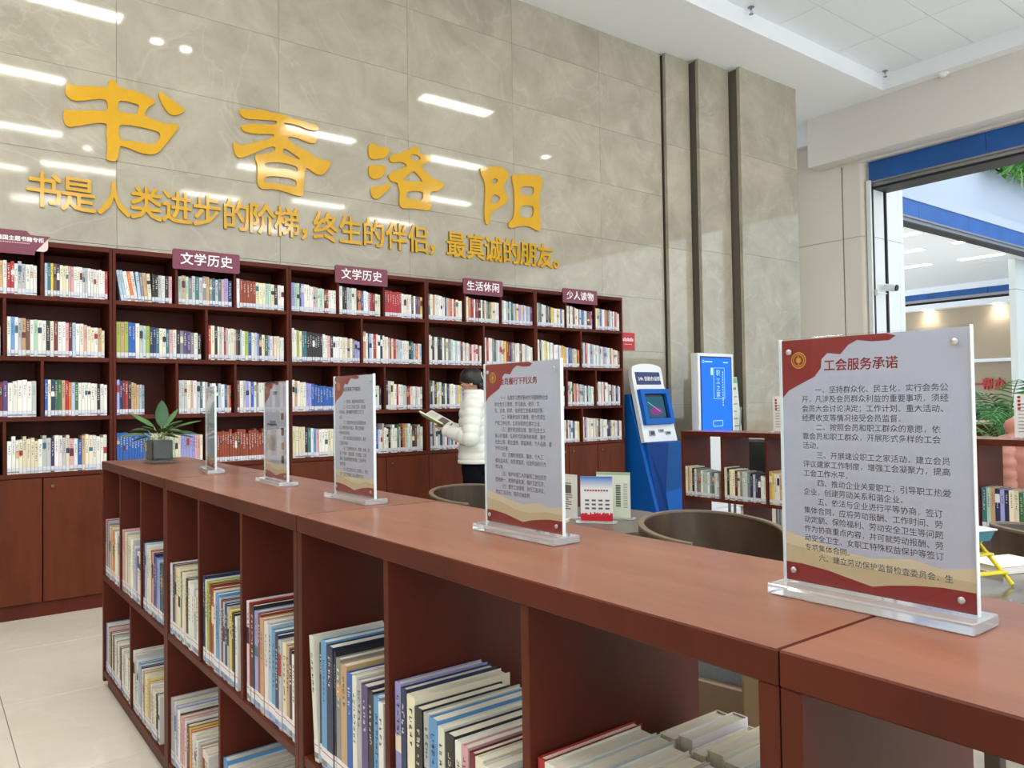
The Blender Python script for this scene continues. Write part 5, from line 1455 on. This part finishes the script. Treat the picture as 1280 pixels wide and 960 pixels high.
# ================================================================ LOBBY / ATRIUM THINGS
# palm
Pm = empty('potted_palm', 'tall bushy green palm in a pot beyond the opening, right edge', 'plant', (8.45, 3.07, 0))
t = bmesh.new(); lathe(t, [(0.14, 0), (0.20, 0.36), (0.21, 0.38), (0.18, 0.38), (0.17, 0.34)], 24); obj('pot', t, M_kwhite, Pm, True)
t = bmesh.new(); lathe(t, [(0.17, 0.33), (0.02, 0.345)], 20); obj('soil', t, M_soil, Pm)
random.seed(31)
M_palm = mat('palm_green', srgb(70, 128, 66), 0.45, var=0.35, vscale=6)
for i in range(26):
    az = R(i * 137.5); el = R(random.uniform(35, 80)); ln = random.uniform(0.55, 0.95)
    p = Vector((random.uniform(-.05, .05), random.uniform(-.05, .05), 0.36)); st = random.uniform(0.35, 0.75)
    d = Vector((math.cos(az) * .18, math.sin(az) * .18, 1)).normalized()
    pts = [p.copy()]; p = p + d * st; pts.append(p.copy())
    d = Vector((math.cos(az) * math.cos(el), math.sin(az) * math.cos(el), math.sin(el)))
    t = bmesh.new(); side = Vector((-math.sin(az), math.cos(az), 0)); N = 13
    for k in range(N):
        d = (d + Vector((0, 0, -.13))).normalized(); p = p + d * ln / N; pts.append(p.copy())
        L_ = .20 * math.sin(PI * (k + 1.2) / (N + 1.5)) + .03
        for s_ in (-1, 1):
            q = p + side * s_ * L_ * .85 + d * L_ * .55 + Vector((0, 0, -.05 - random.uniform(0, .03)))
            w_ = d * .011
            mid = (p + q) / 2 + Vector((0, 0, .015))
            a = [t.verts.new(v) for v in (p - w_ * .4, p + w_ * .4, mid + w_, q, mid - w_)]
            t.faces.new((a[0], a[1], a[2], a[4])); t.faces.new((a[4], a[2], a[3]))
    tube(t, pts, [.008] * 2 + [.005] * (len(pts) - 3) + [.002], 5)
    obj('frond', t, M_palm, Pm, fix=False)
# reception counter and monitor
Rc = empty('reception_counter', 'dark cherry reception counter with pale ledge behind the palm', 'counter', (0, 0, 0))
t = bmesh.new(); bbox(t, 9.55, 9.95, 2.2, 5.2, 0, 0.97, .004); obj('body', t, M_wood, Rc)
t = bmesh.new(); bbox(t, 9.5, 10.0, 2.15, 5.25, .97, 1.0, .004); obj('ledge', t, mat('pale_ledge', srgb(214, 186, 168), .3), Rc)
t = bmesh.new(); bbox(t, 10.3, 10.9, 2.4, 5.0, 0, .74, .004); obj('desk', t, M_wood, Rc)
Mo = empty('monitor', 'black computer monitor on the reception desk left of the palm', 'monitor', (10.6, 4.18, .741), R(-75))
t = bmesh.new(); bbox(t, -.27, .27, -.015, .015, .12, .44, .006); obj('screen', t, M_black, Mo)
t = bmesh.new(); bbox(t, -.25, .25, -.0165, -.015, .14, .42, .0003); obj('display', t, mat('display_dark', srgb(52, 60, 78), .15), Mo)
t = bmesh.new(); tube(t, [(0, .02, 0), (0, .02, .2)], .015, 8); bbox(t, -.1, .1, -.06, .1, 0, .01, .003); obj('stand', t, M_black, Mo)
# red characters on the far wall
for chs, y, lab in (('帮', 8.67, 'red brush character 帮 on the far beige wall left of palm'), ('办', 8.38, 'red brush character 办 on the far beige wall, partly behind palm'), ('一', 8.93, 'red stroke character 一 on far wall beside the big notice edge')):
    o = text_obj('lobby_character', chs, mat('red_letter', srgb(190, 28, 34), .4), None, (22.28, y, 1.56), rot=(R(90), 0, R(-90)), size=.32, extrude=.02, bold=.007, sx=.85)
    tag(o, lab, 'wall letter', 'red characters on the lobby wall')
# security camera on the jamb
Cm = empty('security_camera', 'white bullet security camera with black front on the opening jamb', 'camera', (10.75, 5.44, 2.80))
t = bmesh.new(); bbox(t, -.30, -.02, -.012, .012, -.075, -.06, .003); bbox(t, -.31, -.29, -.03, .012, -.11, -.03, .003); obj('bracket', t, M_kwhite, Cm)
t = bmesh.new(); lathe(t, [(0.045, 0), (0.05, .02), (0.05, .16), (.03, .17)], 16, M=Matrix.Translation((0.02, -.12, 0)) @ Matrix.Rotation(R(-80), 4, 'X')); obj('housing', t, M_kwhite, Cm, True)
t = bmesh.new(); lathe(t, [(0.042, -.012), (0.046, 0.002), (.01, .004)], 16, M=Matrix.Translation((0.02, -.125, 0)) @ Matrix.Rotation(R(-80), 4, 'X')); obj('lens_front', t, M_black, Cm, True)
t = bmesh.new(); tube(t, [(-.22, 0, .05), (-.16, 0, .06), (-.06, -.02, .055), (.0, -.02, .03)], .006, 6); obj('cable', t, M_kwhite, Cm, True)
# hanging greenery on the atrium ledge
Pg = empty('planter_hedge', 'strip of trailing green plants on the atrium ledge, top right', 'plants', (0, 0, 0))
t = bmesh.new(); bbox(t, 16.1, 24.0, 6.0, 6.3, 5.72, 5.95, .01); obj('planter', t, M_jamb, Pg)
t = bmesh.new(); random.seed(9)
for i in range(2600):
    c = Vector((random.uniform(15.95, 20.5), random.uniform(5.8, 6.15), random.uniform(5.62, 6.25)))
    c.z -= random.random() ** 3 * .15
    a = random.uniform(0, 2 * PI); e2 = random.uniform(-1, 1); l = random.uniform(.08, .16)
    u_ = Vector((math.cos(a) * math.cos(e2), math.sin(a) * math.cos(e2), math.sin(e2))) * l; v_ = u_.cross(Vector((random.random() - .5, random.random() - .5, 1))).normalized() * l * .3
    q = [t.verts.new(c + w_) for w_ in (-u_, v_, u_, -v_)]; t.faces.new(q)
o = obj('foliage', t, mat('hedge_green', srgb(84, 150, 60), .5, var=.4, vscale=5), Pg, fix=False); tag(o, kind='stuff')
t = bmesh.new(); tube(t, [(16.75, 5.85, 5.7), (16.78, 5.83, 5.45), (16.74, 5.83, 5.25)], .012, 5); obj('trailing_vine', t, M_stem, Pg)

# ================================================================ WOMAN READING
M_skin = mat('skin', srgb(206, 160, 134), 0.5)
M_hair = mat('black_hair', srgb(20, 17, 18), 0.35, bump=0.4, bscale=30, stretch=(1, 1, 8))
M_jack = mat('white_nylon', srgb(222, 224, 218), 0.45, bump=0.25, bscale=22)
M_pants = mat('navy_trousers', srgb(10, 11, 20), 0.9, spec=0.1)
M_shoe = mat('dark_shoe', srgb(30, 28, 30), 0.5)
HD = R(40)
PW = empty('person', 'woman in white quilted jacket and dark trousers, hair in a bun, reading', 'person', (3.455, 5.0, 0), HD)

def loft(t, rows, n=24, cap=True, power=2.0):
    """rows of (centre, rx, ry, axis-x, axis-y)"""
    rings = []
    for c, rx, ry, ax, ay in rows:
        ring = []
        for k in range(n):
            a = 2 * PI * k / n
            ca, sa = math.cos(a), math.sin(a)
            e = 2.0 / power
            ring.append(t.verts.new(Vector(c) + Vector(ax) * rx * math.copysign(abs(ca) ** e, ca) + Vector(ay) * ry * math.copysign(abs(sa) ** e, sa)))
        rings.append(ring)
    for a, c in zip(rings, rings[1:]):
        for k in range(n): t.faces.new((a[k], a[(k + 1) % n], c[(k + 1) % n], c[k]))
    if cap:
        t.faces.new(rings[0][::-1]); t.faces.new(rings[-1])
EX, EY = (1, 0, 0), (0, 1, 0)
def ellipsoid(t, c, r, M=None, u=20, v=14):
    s = bmesh.new(); bmesh.ops.create_uvsphere(s, u_segments=u, v_segments=v, radius=1)
    bmesh.ops.scale(s, vec=r, verts=s.verts[:])
    if M is not None: bmesh.ops.transform(s, matrix=M, verts=s.verts[:])
    bmesh.ops.translate(s, vec=c, verts=s.verts[:])
    merge(t, s)
def interp(pts, radii, m):
    P_, R_ = [], []
    for i in range(len(pts) - 1):
        for k in range(m):
            f = k / m
            P_.append(Vector(pts[i]).lerp(Vector(pts[i + 1]), f)); R_.append(radii[i] * (1 - f) + radii[i + 1] * f)
    P_.append(Vector(pts[-1])); R_.append(radii[-1])
    return P_, R_

# joints
SH = {-1: Vector((-.165, -.015, 1.285)), 1: Vector((.165, -.015, 1.285))}
EL = {-1: Vector((-.235, -.01, 1.035)), 1: Vector((.225, .04, 1.04))}
WR_ = {-1: Vector((-.135, .205, 1.085)), 1: Vector((.12, .235, 1.095))}
HM = Matrix.Rotation(R(-26), 4, 'X')
HC = Vector((0, .035, 1.462))
body = bmesh.new()
ellipsoid(body, HC + Vector((0, 0, .012)), (.070, .088, .092), HM)
ellipsoid(body, HC + HM @ Vector((0, .022, -.052)), (.050, .062, .056), HM)
ellipsoid(body, HC + HM @ Vector((0, .088, -.018)), (.011, .017, .017), HM)      # nose
ellipsoid(body, HC + HM @ Vector((0, .078, -.058)), (.020, .010, .007), HM)      # lips
ellipsoid(body, HC + HM @ Vector((0, .068, -.088)), (.020, .016, .014), HM)      # chin
for s in (-1, 1):
    ellipsoid(body, HC + HM @ Vector((s * .030, .074, .012)), (.016, .010, .008), HM)
    ellipsoid(body, HC + HM @ Vector((s * .070, -.004, -.012)), (.007, .017, .029), HM)   # ear
tube(body, [(0, .0, 1.28), (0, .008, 1.36), (0, .022, 1.42)], [.058, .048, .050], 14)
loft(body, [((0, 0, z), rx, ry, EX, EY) for z, rx, ry in ((.78, .145, .10), (.86, .155, .105), (.95, .135, .095), (1.05, .125, .09), (1.15, .14, .10), (1.25, .16, .095), (1.31, .12, .07), (1.34, .06, .05))])
for s in (-1, 1):
    P_, Q_ = interp([SH[s], EL[s], WR_[s]], [.048, .038, .026], 5); tube(body, P_, Q_, 12)
    hip = Vector((s * .08, 0, .82)); kn = Vector((s * .085, .015, .46)); an = Vector((s * .085, -.01, .08))
    P_, Q_ = interp([hip, kn, an], [.085, .055, .036], 5); tube(body, P_, Q_, 14)
    tube(body, [(s * .085, -.04, .04), (s * .087, .06, .035), (s * .09, .15, .02)], [.034, .034, .02], 10)
    # hand: palm under the book, fingers behind the cover, thumb on the page edge
    w0 = WR_[s]; fw = (Vector((s * .055, .30, 1.115)) - w0).normalized()
    ac = Vector((-s, 0, 0)); ac = (ac - fw * ac.dot(fw)).normalized(); up = ac.cross(fw) * (-s); up = up if up.z > 0 else -up
    pc = w0 + fw * .045
    Mh = Matrix((ac, fw, up)).transposed().to_4x4()
    ellipsoid(body, pc, (.036, .048, .014), Mh, 14, 10)
    for k, (off, ln) in enumerate(((.030, .055), (.011, .066), (-.009, .062), (-.028, .048))):
        a0 = pc + ac * off + fw * .036
        a1 = a0 + fw * ln * .5 - up * .004 + ac * off * .10
        a2 = a1 + fw * ln * .30 + up * .004
        a3 = a2 + fw * ln * .18 + up * .010
        tube(body, [a0 - fw * .015, a0, a1, a2, a3], [.009, .0092, .0085, .0078, .006], 8)
    t0_ = pc + ac * .026 - fw * .018
    tube(body, [t0_, t0_ + ac * .020 + fw * .018 + up * .012, t0_ + ac * .026 + fw * .040 + up * .022, t0_ + ac * .024 + fw * .058 + up * .024], [.012, .0105, .0095, .007], 8)
me = bpy.data.meshes.new('tmpb'); body.to_mesh(me); body.free()
tmp = bpy.data.objects.new('tmpb', me); COL.objects.link(tmp)
rm = tmp.modifiers.new('r', 'REMESH'); rm.mode = 'VOXEL'; rm.voxel_size = 0.005
sm = tmp.modifiers.new('s', 'SMOOTH'); sm.factor = 0.5; sm.iterations = 3
dg = bpy.context.evaluated_depsgraph_get(); dg.update()
bme = bpy.data.meshes.new_from_object(tmp.evaluated_get(dg)); bpy.data.objects.remove(tmp)
bme.name = 'body'; bme.materials.clear(); bme.materials.append(M_skin)
bme.polygons.foreach_set('use_smooth', [True] * len(bme.polygons))
meshobj('body', bme, PW)

# eyes, brows, mouth
t = bmesh.new()
for s in (-1, 1):
    tube(t, [HC + HM @ Vector((s * .018, .086, .012)), HC + HM @ Vector((s * .031, .084, .016)), HC + HM @ Vector((s * .044, .076, .012))], .0022, 6)
    tube(t, [HC + HM @ Vector((s * .014, .088, .030)), HC + HM @ Vector((s * .031, .086, .035)), HC + HM @ Vector((s * .048, .074, .030))], .0028, 6)
obj('eyelids_and_brows', t, M_hair, PW, True)
t = bmesh.new(); tube(t, [HC + HM @ Vector((-.017, .084, -.058)), HC + HM @ Vector((0, .089, -.058)), HC + HM @ Vector((.017, .084, -.058))], .0042, 6)
obj('mouth', t, mat('lip', srgb(170, 96, 90), .5), PW, True)
# hair: cap + fringe sides + bun + tie
t = bmesh.new()
n = 28; rings = []
for j in range(13):
    th = PI * (0.02 + 0.70 * j / 12)
    ring = []
    for k in range(n):
        a = 2 * PI * k / n
        fr = max(0, (math.sin(a) + .5) / 1.5) ** 1.2           # front of the head
        th2 = th * (1 - .48 * fr)
        v = Vector((.080 * math.sin(th2) * math.cos(a), .099 * math.sin(th2) * math.sin(a) - .006, .104 * math.cos(th2) + .012))
        v *= 1 + .012 * math.sin(9 * a + j)
        ring.append(t.verts.new(HC + HM @ v))
    rings.append(ring)
for a, c in zip(rings, rings[1:]):
    for k in range(n): t.faces.new((a[k], a[(k + 1) % n], c[(k + 1) % n], c[k]))
t.faces.new(rings[0])
t.faces.new(rings[-1][::-1])
hair = obj('hair', t, M_hair, PW, 'all')
t = bmesh.new(); ellipsoid(t, HC + HM @ Vector((.004, -.125, -.005)), (.040, .036, .038), HM)
for k in range(5):
    a = k * 1.3; tube(t, [HC + HM @ Vector((.004 + .03 * math.cos(a), -.12, -.005 + .03 * math.sin(a))), HC + HM @ Vector((.004 + .036 * math.cos(a + .5), -.145, -.005 + .03 * math.sin(a + .5))), HC + HM @ Vector((.004, -.165, -.005))], .006, 6)
obj('bun', t, M_hair, hair, 'all')
t = bmesh.new()
pts = [HC + HM @ Vector((.004 + .033 * math.cos(a), -.098 - .004 * math.sin(a), -.005 + .033 * math.sin(a))) for a in [2 * PI * k / 20 for k in range(21)]]
tube(t, pts, .004, 6); obj('hair_tie', t, M_textw, hair, 'all')
# a low tuft at the nape
t = bmesh.new(); ellipsoid(t, HC + HM @ Vector((0, -.058, -.062)), (.058, .044, .050), HM); obj('nape_hair', t, M_hair, hair, 'all')

# quilted jacket
def quilt(z, z0, pitch=.066, amp=.042):
    f = ((z - z0) / pitch) % 1.0
    return 1 - amp * 2 + amp * 2 * (math.sin(PI * f) ** .45)
prof = [(.84, .195, .150), (.92, .190, .148), (1.0, .180, .140), (1.08, .178, .136), (1.16, .186, .136), (1.24, .196, .130), (1.30, .180, .112), (1.335, .140, .092), (1.355, .105, .082)]
def pr(z):
    for (a, ax, ay), (b2, bx_, by) in zip(prof, prof[1:]):
        if a <= z <= b2:
            f = (z - a) / (b2 - a); return ax + (bx_ - ax) * f, ay + (by - ay) * f
    return prof[-1][1:]
rows = []; z = .84
while z < 1.3551:
    rx, ry = pr(z); q = quilt(z, .852)
    if z < .852: q = .95
    rows.append(((0, -.005 + .01 * (z - 1), z), rx * q, ry * q, EX, EY)); z += .0082
t = bmesh.new(); loft(t, rows, 40, power=2.35)
for v in t.verts:      # puckers
    a = math.atan2(v.co.y, v.co.x)
    k = 1 + .007 * math.sin(11 * a + v.co.z * 40) + .005 * math.sin(23 * a - v.co.z * 90)
    v.co.x *= k; v.co.y *= k
jk = obj('jacket', t, M_jack, PW, 'all')
# collar
t = bmesh.new(); rows = []
for i in range(12):
    z = 1.325 + .0068 * i; q = .93 + .07 * (math.sin(PI * ((i / 5.5) % 1.0)) ** .5)
    rows.append(((0, .006 + .012 * i / 11, z), (.104 - .0016 * i) * q, (.096 - .0010 * i) * q, EX, EY))
loft(t, rows, 32, cap=False)
rows = [((0, .018, 1.40), .076, .074, EX, EY), ((0, .012, 1.345), .070, .068, EX, EY)]
loft(t, [((0, .018, 1.40), .0855, .0850, EX, EY)] + rows, 32, cap=False)
obj('collar', t, M_jack, jk, 'all')
# side zip seam and hem band
for s in (-1, 1):
    t = bmesh.new()
    P_, Q_ = interp([SH[s] + Vector((-s * .02, 0, .012)), EL[s] + Vector((s * .004, -.006, -.004)), WR_[s] + (WR_[s] - EL[s]).normalized() * .01], [.082, .066, .046], 26)
    rows = []
    for i, (p, q) in enumerate(zip(P_, Q_)):
        d = (P_[min(i + 1, len(P_) - 1)] - P_[max(i - 1, 0)]).normalized()
        ax = d.cross(Vector((0, 0, 1))); ax = Vector((1, 0, 0)) if ax.length < .2 else ax.normalized()
        if abs(ax.dot(Vector((1, 0, 0)))) < .3: ax = Vector((1, 0, 0)) - d * d.x; ax.normalize()
        ay = ax.cross(d).normalized()
        rib = .90 + .10 * (math.sin(PI * ((i / 6.0) % 1.0)) ** .45)
        rows.append((p, q * rib, q * rib * 1.02, ax, ay))
    # keep the frame from flipping
    fixed = [rows[0]]
    for c, rx, ry, ax, ay in rows[1:]:
        pa = fixed[-1][3]
        if Vector(ax).dot(Vector(pa)) < 0: ax, ay = -Vector(ax), -Vector(ay)
        fixed.append((c, rx, ry, ax, ay))
    loft(t, fixed, 26)
    obj('sleeve', t, M_jack, jk, 'all')
t = bmesh.new(); loft(t, [((0, -.005, .832), .186, .142, EX, EY), ((0, -.005, .838), .194, .149, EX, EY), ((0, -.005, .856), .194, .149, EX, EY), ((0, -.005, .862), .187, .143, EX, EY)], 40, power=2.35)
obj('hem_band', t, M_jack, jk, 'all')
# trousers, shoes
t = bmesh.new()
loft(t, [((0, 0, z), rx, ry, EX, EY) for z, rx, ry in ((.74, .158, .112), (.80, .165, .118), (.88, .158, .112), (.95, .145, .105))], 28, power=2.3)
for s in (-1, 1):
    loft(t, [((s * x, y, z), r, r * 1.05, EX, EY) for x, y, z, r in ((.080, 0, .82, .088), (.082, .004, .70, .086), (.085, .012, .55, .072), (.086, .014, .45, .066), (.087, .004, .30, .060), (.087, -.004, .15, .055), (.087, -.006, .075, .054))], 22)
obj('trousers', t, M_pants, PW, 'all')
for s in (-1, 1):
    t = bmesh.new()
    loft(t, [((s * .088, y, zc), rx, rz_, EX, (0, 0, 1)) for y, zc, rx, rz_ in ((-.085, .036, .020, .030), (-.07, .042, .036, .042), (-.02, .046, .040, .046), (.05, .036, .042, .036), (.12, .028, .044, .027), (.17, .020, .032, .018), (.185, .018, .012, .010))], 18, power=2.5)
    obj('shoe', t, M_shoe, PW, 'all')

# open book in her hands: its own thing
Wm = Matrix.Translation(PW.location) @ Matrix.Rotation(HD, 4, 'Z')
bc = Wm @ Vector((-.01, .345, 1.150))
OB = empty('open_magazine', 'open book with lime green cover held in the hands of the woman in white', 'book', bc, HD)
for s in (-1, 1):
    Mb = Matrix.Rotation(R(28), 4, 'X') @ Matrix.Rotation(R(s * -16), 4, 'Y')
    t = bmesh.new(); bbox(t, min(0, s * .155), max(0, s * .155), -.108, .108, -.004, -.001, .0006, M=Mb); obj('cover', t, mat('lime_cover', srgb(150, 180, 84), .4), OB)
    t = bmesh.new(); bbox(t, min(s * .002, s * .150), max(s * .002, s * .150), -.104, .104, -.001, .009, .001, M=Mb); pg = obj('page_block', t, mat('page_white', srgb(226, 224, 214), .7), OB)
    cb = CB()
    if s == -1: qd = [(-.125, -.06, .0094), (-.03, -.06, .0094), (-.03, .01, .0094), (-.125, .01, .0094)]
    else: qd = [(.02, -.08, .0094), (.13, -.08, .0094), (.13, -.01, .0094), (.02, -.01, .0094)]
    cb.quad([Mb @ Vector(p) for p in qd], srgb(110, 92, 84)); cb.build('picture', M_print, pg)
    cb = CB()
    for k in range(8): cb.quad([Mb @ Vector(p) for p in ((s * .075 - .055, .09 - k * .009, .0094), (s * .075 + .055, .09 - k * .009, .0094), (s * .075 + .055, .093 - k * .009, .0094), (s * .075 - .055, .093 - k * .009, .0094))], srgb(150, 150, 150))
    cb.build('text_lines', M_print, pg)
print('OBJ', len(bpy.data.objects))
